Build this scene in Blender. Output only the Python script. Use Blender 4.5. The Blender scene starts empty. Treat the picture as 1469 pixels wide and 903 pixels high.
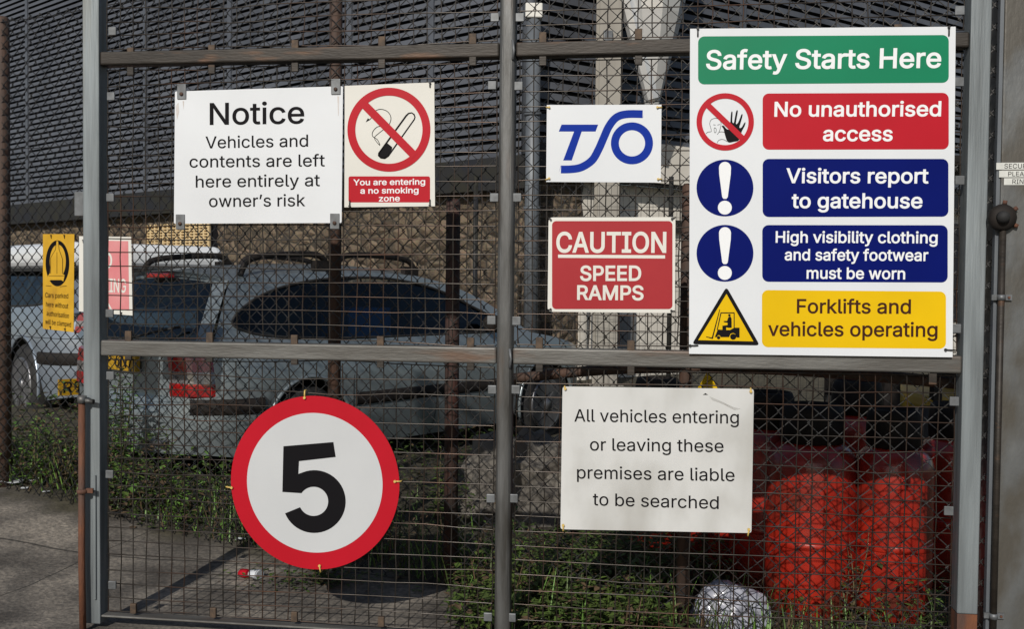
import bpy, bmesh, math, random, os
from mathutils import Vector, Matrix
from mathutils.geometry import tessellate_polygon
random.seed(7)
R = math.radians
SC = bpy.context.scene
COL = SC.collection

# ------------------------------------------------------------------ camera, light
CAM_Z, FPX = 1.30, 1430.0
cam_d = bpy.data.cameras.new('camera'); cam = bpy.data.objects.new('camera', cam_d); COL.objects.link(cam)
cam_d.sensor_fit = 'HORIZONTAL'; cam_d.sensor_width = 36; cam_d.lens = 36*FPX/1469
cam_d.clip_start = .05; cam_d.clip_end = 500
CR = Matrix.Rotation(R(88.3), 4, 'X') @ Matrix.Rotation(R(.57), 4, 'Z')
cam.matrix_world = Matrix.Translation((0, 0, CAM_Z)) @ CR
SC.camera = cam
SUN_EL, SUN_AZ = 31, 197.0
w = bpy.data.worlds.new('World'); SC.world = w; w.use_nodes = True
sky = w.node_tree.nodes.new('ShaderNodeTexSky'); sky.sky_type = 'NISHITA'; sky.sun_disc = False
sky.sun_elevation = R(SUN_EL); sky.sun_rotation = R(SUN_AZ)
w.node_tree.links.new(sky.outputs[0], w.node_tree.nodes['Background'].inputs[0])
w.node_tree.nodes['Background'].inputs[1].default_value = .06
sd = bpy.data.lights.new('sun', 'SUN'); sd.energy = 3.45; sd.angle = R(.55); sd.color = (1, .95, .87)
sun = bpy.data.objects.new('sun', sd); COL.objects.link(sun)
to_sun = Vector((math.sin(R(SUN_AZ))*math.cos(R(SUN_EL)), math.cos(R(SUN_AZ))*math.cos(R(SUN_EL)), math.sin(R(SUN_EL))))
sun.rotation_euler = to_sun.to_track_quat('Z', 'Y').to_euler(); sun.location = to_sun*30
SC.view_settings.view_transform = 'Standard'; SC.view_settings.look = 'None'
SC.view_settings.exposure = 0; SC.view_settings.gamma = 1; SC.view_settings.use_curve_mapping = False

# ------------------------------------------------------------------ materials
def mat(name, c, c2=None, rough=.6, metal=0., scale=6., stretch=(1, 1, 1), bump=0., bscale=None, detail=5, lo=.35, hi=.65, c3=None, s3=2., lo3=.55, hi3=.7, spec=.5, coat=0.):
    m = bpy.data.materials.new(name); m.use_nodes = True
    N, L = m.node_tree.nodes, m.node_tree.links
    b = N['Principled BSDF']; b.inputs['Roughness'].default_value = rough; b.inputs['Metallic'].default_value = metal
    b.inputs['Specular IOR Level'].default_value = spec; b.inputs['Coat Weight'].default_value = coat
    b.inputs['Coat Roughness'].default_value = .08
    b.inputs['Base Color'].default_value = (*c, 1)
    tc = N.new('ShaderNodeTexCoord'); mp = N.new('ShaderNodeMapping'); mp.inputs['Scale'].default_value = stretch
    L.new(tc.outputs['Object'], mp.inputs[0])
    def noise(sc, dt):
        n = N.new('ShaderNodeTexNoise'); n.inputs['Scale'].default_value = sc; n.inputs['Detail'].default_value = dt
        L.new(mp.outputs[0], n.inputs['Vector']); return n
    def ramp(src, a, bb):
        r = N.new('ShaderNodeMapRange'); r.inputs[1].default_value = a; r.inputs[2].default_value = bb
        L.new(src, r.inputs[0]); return r.outputs[0]
    out = None
    if c2:
        mx = N.new('ShaderNodeMix'); mx.data_type = 'RGBA'
        mx.inputs[6].default_value = (*c, 1); mx.inputs[7].default_value = (*c2, 1)
        L.new(ramp(noise(scale, detail).outputs[0], lo, hi), mx.inputs[0]); out = mx.outputs[2]
    if c3:
        mx = N.new('ShaderNodeMix'); mx.data_type = 'RGBA'
        if out: L.new(out, mx.inputs[6])
        else: mx.inputs[6].default_value = (*c, 1)
        mx.inputs[7].default_value = (*c3, 1)
        L.new(ramp(noise(s3, 6).outputs[0], lo3, hi3), mx.inputs[0]); out = mx.outputs[2]
    if out: L.new(out, b.inputs['Base Color'])
    if bump:
        bp = N.new('ShaderNodeBump'); bp.inputs['Strength'].default_value = bump; bp.inputs['Distance'].default_value = .01
        L.new(noise(bscale or scale, 8).outputs[0], bp.inputs['Height']); L.new(bp.outputs[0], b.inputs['Normal'])
    return m

M = {}
M['galv'] = mat('galvanised_steel', (.24, .27, .285), (.13, .145, .152), .5, .35, 7, (3.5, 3.5, .22), .12, 40, c3=(.15, .14, .11), s3=3, lo3=.58, hi3=.75)
M['galv_clean'] = mat('galvanised_clip', (.17, .18, .19), (.11, .115, .12), .5, .4, 30)
M['centre_steel'] = mat('weathered_steel', (.042, .040, .036), (.13, .132, .132), .5, .4, 6, (4, 4, .5), .15, 40, c3=(.09, .06, .04), s3=4, lo3=.55, hi3=.75)
M['rail_brown'] = mat('brown_weathered_steel', (.021, .017, .0135), (.038, .031, .025), .55, .3, 8, (.6, 3, 3), .15, 50, c3=(.12, .06, .03), s3=7, lo3=.6, hi3=.75)
M['rail_grey'] = mat('grey_weathered_steel', (.095, .09, .082), (.15, .148, .14), .5, .35, 7, (.5, 3, 3), .15, 50, c3=(.12, .07, .045), s3=5, lo3=.6, hi3=.78)
M['weld'] = mat('mesh_wire_steel', (.026, .021, .017), (.072, .064, .058), .30, .6, 9, c3=(.09, .045, .028), s3=3, lo3=.5, hi3=.7)
M['chain'] = mat('dark_coated_wire', (.010, .011, .014), (.020, .018, .016), .55, .1, 8)
M['rust'] = mat('rusty_steel', (.17, .062, .026), (.10, .040, .023), .8, .0, 14, (2, 2, .6), .3, 60, c3=(.055, .04, .035), s3=5, lo3=.5, hi3=.7)
M['rustdark'] = mat('dark_rusty_post', (.055, .036, .028), (.085, .045, .03), .75, .1, 10, (2, 2, .5), .3, 60)
M['rustred'] = mat('red_brown_rust', (.058, .020, .014), (.036, .024, .02), .75, .0, 10, (2, 2, .5), .3, 60)
M['tabrust'] = mat('rusty_tab', (.11, .072, .045), (.05, .036, .027), .7, .2, 40)
M['post'] = mat('grey_painted_post', (.095, .098, .098), (.135, .14, .14), .45, .25, 4, (2, 1, 1), .15, 30, c3=(.085, .078, .066), s3=3.5, lo3=.45, hi3=.6)
M['white'] = mat('white_sign', (.69, .715, .745), (.65, .675, .705), .35, 0, 3, spec=.18)
M['white_dirty'] = mat('dirty_white_sign', (.60, .605, .60), (.51, .515, .505), .45, 0, 5, (1, 1, .6), c3=(.36, .35, .325), s3=4.5, lo3=.50, hi3=.82, spec=.18)
M['white_notice'] = mat('notice_sign_white', (.71, .735, .765), (.64, .66, .685), .4, 0, 2.2, c3=(.42, .36, .31), s3=3.5, lo3=.70, hi3=.95, spec=.18)
M['white_grey'] = mat('reflective_white', (.53, .545, .56), (.50, .515, .53), .4, 0, 4, c3=(.46, .46, .46), s3=6, lo3=.65, hi3=.9, spec=.18)
M['cream'] = mat('cream_sign', (.70, .69, .645), (.65, .64, .595), .35, 0, 3, spec=.18)
M['s_black'] = mat('sign_black', (.008, .0075, .009), None, .5, spec=.06)
M['s_brown'] = mat('sign_dark_brown', (.045, .012, .006), None, .4, spec=.18)
M['s_red'] = mat('sign_red', (.46, .009, .022), (.41, .008, .018), .35, 0, 3, spec=.18)
M['s_red2'] = mat('sign_faded_red', (.37, .030, .037), (.33, .026, .032), .4, 0, 4, spec=.18)
M['s_blue'] = mat('sign_navy', (.002, .0075, .130), (.0018, .0065, .112), .5, 0, 3, spec=.05)
M['s_logo'] = mat('sign_logo_blue', (.006, .030, .29), None, .45, spec=.06)
M['s_green'] = mat('sign_green', (.006, .205, .098), (.006, .185, .088), .35, 0, 3, spec=.18)
M['s_yellow'] = mat('sign_yellow', (.74, .47, .002), (.68, .43, .002), .35, 0, 3, spec=.18)
M['s_white'] = mat('sign_letter_white', (.78, .80, .82), None, .35, spec=.18)
M['yellow_old'] = mat('old_yellow_sign', (.62, .36, .02), (.52, .29, .015), .5, 0, 9, c3=(.28, .13, .02), s3=6, lo3=.6, hi3=.8)
M['pink'] = mat('sun_faded_red', (.62, .17, .19), (.68, .30, .30), .5, 0, 4, c3=(.7, .55, .53), s3=5, lo3=.62, hi3=.75)
M['rust_stain'] = mat('pale_rust_stain', (.50, .44, .40), (.62, .60, .60), .5, 0, 30)
M['tie'] = mat('yellowed_cable_tie', (.60, .42, .12), None, .4)
M['tie_black'] = mat('black_cable_tie', (.01, .01, .01), None, .4)
M['label'] = mat('label_tape', (.62, .63, .60), (.54, .55, .52), .5, 0, 30)
M['rubber'] = mat('black_rubber', (.012, .012, .013), (.022, .021, .02), .75, 0, 20)
M['plastic_black'] = mat('black_plastic', (.011, .009, .008), (.020, .016, .014), .7, 0, 12, spec=.25)
M['paint_silver'] = mat('blue_silver_car_paint', (.245, .280, .298), (.215, .25, .265), .32, .45, 2, coat=.6, c3=(.16, .18, .19), s3=1.3, lo3=.6, hi3=.9)
M['paint_silver2'] = mat('pale_silver_car_paint', (.27, .315, .375), (.24, .28, .335), .3, .4, 2, coat=.6)
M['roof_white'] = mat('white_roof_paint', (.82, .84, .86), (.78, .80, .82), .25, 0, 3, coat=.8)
M['cabin'] = mat('dark_cabin_trim', (.014, .014, .016), (.024, .023, .014), .85, 0, 8)
M['seat_blue'] = mat('bright_blue_plastic', (.03, .14, .36), None, .5)
M['lamp_red'] = mat('red_lamp_lens', (.33, .008, .008), (.20, .005, .006), .15, 0, 30, coat=1)
M['lamp_clear'] = mat('clear_lamp_lens', (.30, .29, .30), (.12, .10, .10), .12, .3, 60, coat=1)
M['plate'] = mat('yellow_plate', (.46, .27, .012), (.34, .19, .01), .4, 0, 12)
M['alloy'] = mat('wheel_alloy', (.24, .24, .25), (.16, .16, .17), .35, .7, 10)
M['asphalt'] = None
M['cyl_red'] = mat('red_cylinder_paint', (.36, .020, .009), (.24, .013, .007), .32, 0, 9, bump=.3, bscale=22, c3=(.10, .022, .014), s3=5, lo3=.50, hi3=.70, coat=.5)
M['brass'] = mat('valve_brass', (.45, .32, .12), None, .35, .9)
M['bag'] = mat('white_plastic_bag', (.38, .39, .45), (.30, .31, .37), .3, 0, 6, bump=.35, bscale=9, coat=.4)
M['paper'] = mat('white_litter_paper', (.66, .70, .74), (.5, .52, .55), .6, 0, 12)
M['fork_yellow'] = mat('forklift_yellow', (.46, .29, .02), (.34, .21, .02), .4, 0, 5, c3=(.10, .07, .02), s3=4, lo3=.6, hi3=.8)
M['leaf'] = mat('weed_leaf', (.045, .085, .014), (.090, .135, .025), .6, 0, 3)
M['leaf2'] = mat('weed_leaf_dark', (.030, .055, .014), (.06, .085, .014), .65, 0, 3)
M['leaf3'] = mat('bright_nettle_leaf', (.15, .28, .055), (.09, .19, .035), .55, 0, 4)
M['stem'] = mat('dry_stem', (.13, .10, .05), (.08, .07, .03), .8, 0, 10)
M['dryleaf'] = mat('dead_leaf', (.11, .07, .035), (.07, .045, .025), .85, 0, 10)
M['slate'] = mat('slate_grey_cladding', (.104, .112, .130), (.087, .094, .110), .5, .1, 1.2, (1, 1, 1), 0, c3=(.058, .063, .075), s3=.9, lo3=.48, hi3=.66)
M['slate_shade'] = mat('cladding_groove_shade', (.010, .012, .018), None, .7)  # groove faces nearly black: their shade is put into the colour
M['strip'] = mat('cladding_cover_strip', (.10, .11, .13), (.08, .088, .105), .5, .1, 3)
M['dark_tone'] = mat('dark_steel_and_soffit_shade', (.014, .015, .020), (.024, .022, .014), .6, .1, 4)  # dark steel, also the soffit shade painted under the cladding
M['creamwall'] = mat('cream_painted_wall', (.70, .66, .59), (.60, .565, .50), .8, 0, 2, bump=.1, bscale=30)
M['doorgrey'] = mat('grey_door', (.20, .205, .215), (.15, .155, .165), .6, 0, 4)
M['dark'] = mat('dark_opening', (.006, .006, .010), None, .9)
M['block'] = mat('cream_screen_block', (.66, .50, .27), (.56, .42, .23), .8, 0, 8)
M['foil'] = mat('shiny_galvanised_duct', (.70, .70, .69), (.58, .58, .58), .28, .45, 3, bump=.3, bscale=5)
M['column'] = mat('pale_steel_column', (.34, .32, .28), (.27, .25, .22), .6, .1, 4, (1, 1, .3))
M['pipe'] = mat('grey_downpipe', (.13, .145, .16), (.10, .11, .125), .5, .1, 5)
M['rubble'] = mat('grey_rubble', (.15, .135, .115), (.10, .09, .078), .9, 0, 7, bump=.6, bscale=18)

def glass(name, tint):
    m = bpy.data.materials.new(name); m.use_nodes = True; N, L = m.node_tree.nodes, m.node_tree.links
    N.remove(N['Principled BSDF'])
    t = N.new('ShaderNodeBsdfTransparent'); t.inputs[0].default_value = (*tint, 1)
    g = N.new('ShaderNodeBsdfGlossy'); g.inputs['Roughness'].default_value = .03; g.inputs[0].default_value = (.9, .95, 1, 1)
    f = N.new('ShaderNodeFresnel'); f.inputs[0].default_value = 1.5
    x = N.new('ShaderNodeMixShader'); L.new(f.outputs[0], x.inputs[0]); L.new(t.outputs[0], x.inputs[1]); L.new(g.outputs[0], x.inputs[2])
    L.new(x.outputs[0], N['Material Output'].inputs[0]); return m
M['glass'] = glass('tinted_car_glass', (.58, .66, .68))

def stone_material():
    m = bpy.data.materials.new('rubble_stone_wall'); m.use_nodes = True; N, L = m.node_tree.nodes, m.node_tree.links
    b = N['Principled BSDF']; b.inputs['Roughness'].default_value = .9
    tc = N.new('ShaderNodeTexCoord'); mp = N.new('ShaderNodeMapping'); mp.inputs['Scale'].default_value = (5.4, 5.4, 7.6)
    nz = N.new('ShaderNodeTexNoise'); nz.inputs['Scale'].default_value = 2.2; nz.inputs['Detail'].default_value = 3
    mm = N.new('ShaderNodeMix'); mm.data_type = 'VECTOR'; mm.inputs[0].default_value = .12
    L.new(tc.outputs['Object'], mp.inputs[0]); L.new(mp.outputs[0], nz.inputs['Vector'])
    L.new(mp.outputs[0], mm.inputs[4]); L.new(nz.outputs['Color'], mm.inputs[5])
    v = N.new('ShaderNodeTexVoronoi'); L.new(mm.outputs[1], v.inputs['Vector']); v.inputs['Scale'].default_value = 1.0
    e = N.new('ShaderNodeTexVoronoi'); e.feature = 'DISTANCE_TO_EDGE'; L.new(mm.outputs[1], e.inputs['Vector']); e.inputs['Scale'].default_value = 1.0
    cr = N.new('ShaderNodeValToRGB'); cr.color_ramp.elements[0].color = (.105, .074, .048, 1); cr.color_ramp.elements[1].color = (.25, .185, .125, 1)
    el = cr.color_ramp.elements.new(.5); el.color = (.20, .155, .105, 1)
    sp = N.new('ShaderNodeSeparateColor'); L.new(v.outputs['Color'], sp.inputs[0]); L.new(sp.outputs[0], cr.inputs[0])
    n2 = N.new('ShaderNodeTexNoise'); n2.inputs['Scale'].default_value = 9; n2.inputs['Detail'].default_value = 6; L.new(mp.outputs[0], n2.inputs['Vector'])
    hs = N.new('ShaderNodeMix'); hs.data_type = 'RGBA'; hs.blend_type = 'MULTIPLY'; hs.inputs[0].default_value = .6
    L.new(cr.outputs[0], hs.inputs[6]); L.new(n2.outputs['Color'], hs.inputs[7])
    r = N.new('ShaderNodeMapRange'); r.inputs[1].default_value = .02; r.inputs[2].default_value = .11; L.new(e.outputs['Distance'], r.inputs[0])
    mj = N.new('ShaderNodeMix'); mj.data_type = 'RGBA'; mj.inputs[6].default_value = (.055, .045, .033, 1)
    L.new(r.outputs[0], mj.inputs[0]); L.new(hs.outputs[2], mj.inputs[7]); L.new(mj.outputs[2], b.inputs['Base Color'])
    r2 = N.new('ShaderNodeMapRange'); r2.inputs[1].default_value = 0; r2.inputs[2].default_value = .35; L.new(e.outputs['Distance'], r2.inputs[0])
    bp = N.new('ShaderNodeBump'); bp.inputs['Strength'].default_value = 1; bp.inputs['Distance'].default_value = .05
    ad = N.new('ShaderNodeMath'); ad.operation = 'MULTIPLY_ADD'; ad.inputs[1].default_value = .35; L.new(n2.outputs[0], ad.inputs[0]); L.new(r2.outputs[0], ad.inputs[2])
    L.new(ad.outputs[0], bp.inputs['Height']); L.new(bp.outputs[0], b.inputs['Normal']); return m
M['stone'] = stone_material()

# fence line on the ground: depth y as a function of the viewing direction -> straight line
FK, FA = 8.2e-5*FPX, .246         # 1/d = FA + FK*(x/y)  ->  FA*y + FK*x = 1
def fence_sd(x, y): return (FA*y + FK*x - 1)/math.hypot(FA, FK)     # >0 behind the fence

def ground_material():
    m = bpy.data.materials.new('asphalt_and_soil'); m.use_nodes = True; N, L = m.node_tree.nodes, m.node_tree.links
    b = N['Principled BSDF']; b.inputs['Roughness'].default_value = .92
    tc = N.new('ShaderNodeTexCoord')
    def noise(s, d, vec=None):
        n = N.new('ShaderNodeTexNoise'); n.inputs['Scale'].default_value = s; n.inputs['Detail'].default_value = d
        L.new(vec or tc.outputs['Object'], n.inputs['Vector']); return n.outputs[0]
    def ramp(src, pts):
        c = N.new('ShaderNodeValToRGB'); el = c.color_ramp.elements
        el[0].position, el[0].color = pts[0][0], (*pts[0][1], 1); el[1].position, el[1].color = pts[-1][0], (*pts[-1][1], 1)
        for p, k in pts[1:-1]: e = el.new(p); e.color = (*k, 1)
        L.new(src, c.inputs[0]); return c.outputs[0]
    asp = ramp(noise(3.0, 10), [(.34, (.066, .058, .051)), (.5, (.135, .122, .107)), (.66, (.25, .224, .192))])
    fine = ramp(noise(55, 4), [(.3, (.55, .55, .55)), (.7, (1.25, 1.22, 1.18))])
    mu = N.new('ShaderNodeMix'); mu.data_type = 'RGBA'; mu.blend_type = 'MULTIPLY'; mu.inputs[0].default_value = 1
    L.new(asp, mu.inputs[6]); L.new(fine, mu.inputs[7])
    soil = ramp(noise(9, 8), [(.3, (.028, .024, .016)), (.55, (.055, .048, .028)), (.75, (.10, .085, .06))])
    sx = N.new('ShaderNodeSeparateXYZ'); L.new(tc.outputs['Object'], sx.inputs[0])
    def math_(op, a, bb):
        n = N.new('ShaderNodeMath'); n.operation = op
        for i, q in enumerate((a, bb)):
            if isinstance(q, (int, float)): n.inputs[i].default_value = q
            else: L.new(q, n.inputs[i])
        return n.outputs[0]
    h = math.hypot(FA, FK)
    sdist = math_('ADD', math_('MULTIPLY', sx.outputs[1], FA/h), math_('MULTIPLY', sx.outputs[0], FK/h))
    # soil also creeps out in front of the fence to the right of the gate's middle
    right = N.new('ShaderNodeMapRange'); right.inputs[1].default_value = -.35; right.inputs[2].default_value = .0; right.inputs[3].default_value = 0; right.inputs[4].default_value = .5
    L.new(sx.outputs[0], right.inputs[0])
    val = math_('ADD', math_('SUBTRACT', sdist, 1/h), math_('ADD', right.outputs[0], math_('MULTIPLY', math_('SUBTRACT', noise(2.5, 6), .5), .9)))
    k = N.new('ShaderNodeMapRange'); k.inputs[1].default_value = -.08; k.inputs[2].default_value = .12; L.new(val, k.inputs[0])
    mx = N.new('ShaderNodeMix'); mx.data_type = 'RGBA'; L.new(k.outputs[0], mx.inputs[0]); L.new(mu.outputs[2], mx.inputs[6]); L.new(soil, mx.inputs[7])
    # slab joints: two thin dark grooves across the slabs
    wob = math_('MULTIPLY', math_('SUBTRACT', noise(1.6, 5), .5), .10)
    ln = math_('ABSOLUTE', math_('ADD', math_('ADD', math_('ADD', sx.outputs[1], math_('MULTIPLY', sx.outputs[0], .20)), -4.20), wob), 0)
    ln2 = math_('ABSOLUTE', math_('ADD', math_('ADD', math_('ADD', sx.outputs[0], math_('MULTIPLY', sx.outputs[1], -.35)), 3.5), wob), 0)
    j = math_('MAXIMUM', math_('LESS_THAN', ln, .007), math_('LESS_THAN', ln2, .004))
    mj = N.new('ShaderNodeMix'); mj.data_type = 'RGBA'; L.new(math_('MULTIPLY', j, .8), mj.inputs[0]); L.new(mx.outputs[2], mj.inputs[6]); mj.inputs[7].default_value = (.02, .018, .015, 1)
    L.new(mj.outputs[2], b.inputs['Base Color'])
    bp = N.new('ShaderNodeBump'); bp.inputs['Strength'].default_value = .7; bp.inputs['Distance'].default_value = .012
    L.new(math_('ADD', noise(40, 6), math_('MULTIPLY', noise(4, 6), 1.4)), bp.inputs['Height']); L.new(bp.outputs[0], b.inputs['Normal'])
    return m
M['ground'] = ground_material()

# ------------------------------------------------------------------ helpers
def tag(o, label=None, cat=None, group=None, kind=None):
    if label: o['label'] = label
    if cat: o['category'] = cat
    if group: o['group'] = group
    if kind: o['kind'] = kind
    return o
def empty(name, loc=(0, 0, 0), rz=0., label=None, cat=None, group=None):
    o = bpy.data.objects.new(name, None); COL.objects.link(o); o.location = loc; o.rotation_euler = (0, 0, rz)
    o.empty_display_size = .1
    return tag(o, label, cat, group)
class MB:
    def __init__(s): s.v = []; s.f = []; s.mi = []; s.sm = []
    def add(s, vs, fs, mi=0, smooth=False):
        b = len(s.v); s.v += [tuple(p) for p in vs]
        for f in fs: s.f.append([b+i for i in f]); s.mi.append(mi); s.sm.append(smooth)
        return s
    def box(s, x0, x1, y0, y1, z0, z1, mi=0, M4=None):
        vs = [Vector((x, y, z)) for z in (z0, z1) for y in (y0, y1) for x in (x0, x1)]
        if M4: vs = [M4 @ p for p in vs]
        return s.add(vs, [(0, 2, 3, 1), (4, 5, 7, 6), (0, 1, 5, 4), (2, 6, 7, 3), (0, 4, 6, 2), (1, 3, 7, 5)], mi)
    def tube(s, pts, r, n=6, mi=0, cap=True, smooth=True):
        pts = [Vector(p) for p in pts]; rs = r if isinstance(r, (list, tuple)) else [r]*len(pts)
        b = len(s.v); up = None
        for i, p in enumerate(pts):
            t = (pts[min(i+1, len(pts)-1)] - pts[max(i-1, 0)]).normalized()
            if up is None: up = t.orthogonal().normalized()
            up = (up - t*up.dot(t)); up = up.normalized() if up.length > 1e-6 else t.orthogonal().normalized()
            q = t.cross(up)
            for k in range(n):
                a = 2*math.pi*k/n; s.v.append(tuple(p + (up*math.cos(a)+q*math.sin(a))*rs[i]))
        for i in range(len(pts)-1):
            for k in range(n):
                s.f.append([b+i*n+k, b+i*n+(k+1) % n, b+(i+1)*n+(k+1) % n, b+(i+1)*n+k]); s.mi.append(mi); s.sm.append(smooth)
        if cap:
            s.f.append([b+k for k in range(n)][::-1]); s.mi.append(mi); s.sm.append(False)
            e = b+(len(pts)-1)*n; s.f.append([e+k for k in range(n)]); s.mi.append(mi); s.sm.append(False)
        return s
    def lathe(s, prof, n=24, c=(0, 0, 0), axis='Z', mi=0):
        b = len(s.v)
        for (r, h) in prof:
            for k in range(n):
                a = 2*math.pi*k/n; u, v_ = r*math.cos(a), r*math.sin(a)
                p = (u, v_, h) if axis == 'Z' else ((u, h, v_) if axis == 'Y' else (h, u, v_))
                s.v.append((p[0]+c[0], p[1]+c[1], p[2]+c[2]))
        for i in range(len(prof)-1):
            for k in range(n):
                s.f.append([b+i*n+k, b+i*n+(k+1) % n, b+(i+1)*n+(k+1) % n, b+(i+1)*n+k]); s.mi.append(mi); s.sm.append(True)
        for i, rev in ((0, True), (len(prof)-1, False)):
            if prof[i][0] > 1e-5:
                f = [b+i*n+k for k in range(n)]; s.f.append(f[::-1] if rev else f); s.mi.append(mi); s.sm.append(False)
        return s
    def poly(s, loops, fn, mi=0):
        """flat polygon with holes; loops in 2-D, fn maps (a, b) to 3-D"""
        vl = [[Vector((p[0], p[1], 0)) for p in lp] for lp in loops]
        flat = [p for lp in loops for p in lp]
        tri = tessellate_polygon(vl)
        return s.add([fn(*p) for p in flat], [tuple(t) for t in tri], mi)
    def build(s, name, mats, parent=None, smooth_all=None, bevel=0, seg=2, recalc=True):
        me = bpy.data.meshes.new(name); me.from_pydata(s.v, [], s.f)
        mats = mats if isinstance(mats, (list, tuple)) else [mats]
        for m in mats: me.materials.append(M[m] if isinstance(m, str) else m)
        me.polygons.foreach_set('material_index', s.mi); me.polygons.foreach_set('use_smooth', s.sm if smooth_all is None else [smooth_all]*len(s.f))
        if recalc or bevel:
            bm = bmesh.new(); bm.from_mesh(me)
            if recalc:
                bmesh.ops.remove_doubles(bm, verts=bm.verts, dist=1e-6); bmesh.ops.recalc_face_normals(bm, faces=bm.faces)
            bm.to_mesh(me); bm.free()
        me.update()
        o = bpy.data.objects.new(name, me); COL.objects.link(o)
        if parent: o.parent = parent
        if bevel:
            md = o.modifiers.new('bevel', 'BEVEL'); md.width = bevel; md.segments = seg; md.limit_method = 'ANGLE'; md.angle_limit = R(35)
        return o
def rrect(x0, x1, y0, y1, r, n=6):
    pts = []
    for cx, cy, a0 in ((x1-r, y1-r, 0), (x0+r, y1-r, 90), (x0+r, y0+r, 180), (x1-r, y0+r, 270)):
        for k in range(n+1):
            a = R(a0+90*k/n); pts.append((cx+r*math.cos(a), cy+r*math.sin(a)))
    return pts
def circ(cx, cy, r, n=64, ry=None, a0=0, a1=360):
    full = (a1-a0) == 360
    return [(cx+r*math.cos(R(a0+(a1-a0)*k/n)), cy+(ry or r)*math.sin(R(a0+(a1-a0)*k/n))) for k in range(n if full else n+1)]
def smooth(t): t = max(0, min(1, t)); return t*t*(3-2*t)
def catmull(P, n=8, closed=False):
    out = []; L_ = len(P)
    for i in range(L_ if closed else L_-1):
        p = [P[(i+j-1) % L_] if closed else P[max(0, min(L_-1, i+j-1))] for j in range(4)]
        for k in range(n):
            t = k/n
            out.append(tuple(.5*(2*b+(c-a)*t+(2*a-5*b+4*c-d)*t*t+(3*b-a-3*c+d)*t**3) for a, b, c, d in zip(*p)))
    if not closed: out.append(tuple(P[-1]))
    return out
FONT = None
try:
    FONT = bpy.data.fonts.load(os.path.join(bpy.utils.system_resource('DATAFILES'), 'fonts', 'Inter.woff2'))
except Exception:
    FONT = None
TEXT_CACHE = {}
def font_cap():
    if 'cap' not in TEXT_CACHE:
        lp = outlines('H', 0); TEXT_CACHE['cap'] = max(p[1] for l in lp for p in l)
    return TEXT_CACHE['cap']
def outlines(body, bold):
    """closed outline loops of a line of text, in the font's own direction"""
    c = bpy.data.curves.new('text', 'FONT'); c.body = body; c.size = 1; c.offset = bold; c.resolution_u = 4; c.fill_mode = 'NONE'
    if FONT: c.font = FONT
    o = bpy.data.objects.new('text', c); COL.objects.link(o)
    me = bpy.data.meshes.new_from_object(o.evaluated_get(bpy.context.evaluated_depsgraph_get()))
    nxt = {e.vertices[0]: e.vertices[1] for e in me.edges}; co = [(v.co.x, v.co.y) for v in me.vertices]
    # runs of consecutive vertices joined by edges form one loop
    loops = []; start = 0; n = len(co); linked = {tuple(sorted(e.vertices)) for e in me.edges}
    for i in range(n):
        if i == n-1 or (i, i+1) not in linked:
            if i-start >= 2: loops.append(co[start:i+1])
            start = i+1
    bpy.data.objects.remove(o); bpy.data.curves.remove(c); bpy.data.meshes.remove(me)
    return loops
def grow(l, d):
    """push an outline outwards by d (the font's outer loops run clockwise)"""
    n = len(l); out = []
    for i in range(n):
        a, p, c = Vector(l[i-1]), Vector(l[i]), Vector(l[(i+1) % n])
        e0 = (p-a).normalized(); e1 = (c-p).normalized(); n0 = Vector((-e0.y, e0.x)); n1 = Vector((-e1.y, e1.x))
        m = n0+n1
        if m.length < .2: out.append(tuple(p+n0*d)); continue
        m.normalize(); k = min(1.8, 1/max(.2, m.dot(n0))); out.append(tuple(p+m*d*k))
    return out
def text_mesh(body, bold=0.):
    """triangles of a line of text (non-zero winding, so overlapping strokes stay solid); returns verts, faces, ink width, cap height"""
    from mathutils.geometry import delaunay_2d_cdt
    loops = []
    for l in outlines(body, 0):
        out = []
        for p in l:
            if not out or math.hypot(p[0]-out[-1][0], p[1]-out[-1][1]) > 1e-4: out.append(p)
        if len(out) > 2 and math.hypot(out[0][0]-out[-1][0], out[0][1]-out[-1][1]) < 1e-4: out.pop()
        if len(out) > 2: loops.append(grow(out, bold) if bold else out)
    # group loops into glyph columns so each triangulation stays small
    boxes = sorted(((min(p[0] for p in l), max(p[0] for p in l), l) for l in loops), key=lambda q: q[0])
    groups = []
    for x0, x1, l in boxes:
        if groups and x0 < groups[-1][0]: groups[-1][1].append(l); groups[-1][0] = max(groups[-1][0], x1)
        else: groups.append([x1, [l]])
    vs, fs = [], []
    for _, ls in groups:
        pts, eds = [], []
        for l in ls:
            b0 = len(pts); pts += [Vector(p) for p in l]; eds += [(b0+i, b0+(i+1) % len(l)) for i in range(len(l))]
        r = delaunay_2d_cdt(pts, eds, [], 0, 1e-5)
        segs = [(l[i], l[(i+1) % len(l)]) for l in ls for i in range(len(l))]
        off = len(vs); vs += [(p.x, p.y) for p in r[0]]
        for f in r[2]:
            cx = sum(r[0][i].x for i in f)/len(f); cy = sum(r[0][i].y for i in f)/len(f); wn = 0
            for (ax, ay), (bx, by) in segs:
                if (ay <= cy) != (by <= cy):
                    if ax+(cy-ay)/(by-ay)*(bx-ax) > cx: wn += 1 if by > ay else -1
            if wn: fs.append([off+i for i in f])
    x0 = min(v[0] for v in vs); x1 = max(v[0] for v in vs)
    return [(v[0]-x0, v[1]) for v in vs], fs, x1-x0, font_cap()+bold

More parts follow.
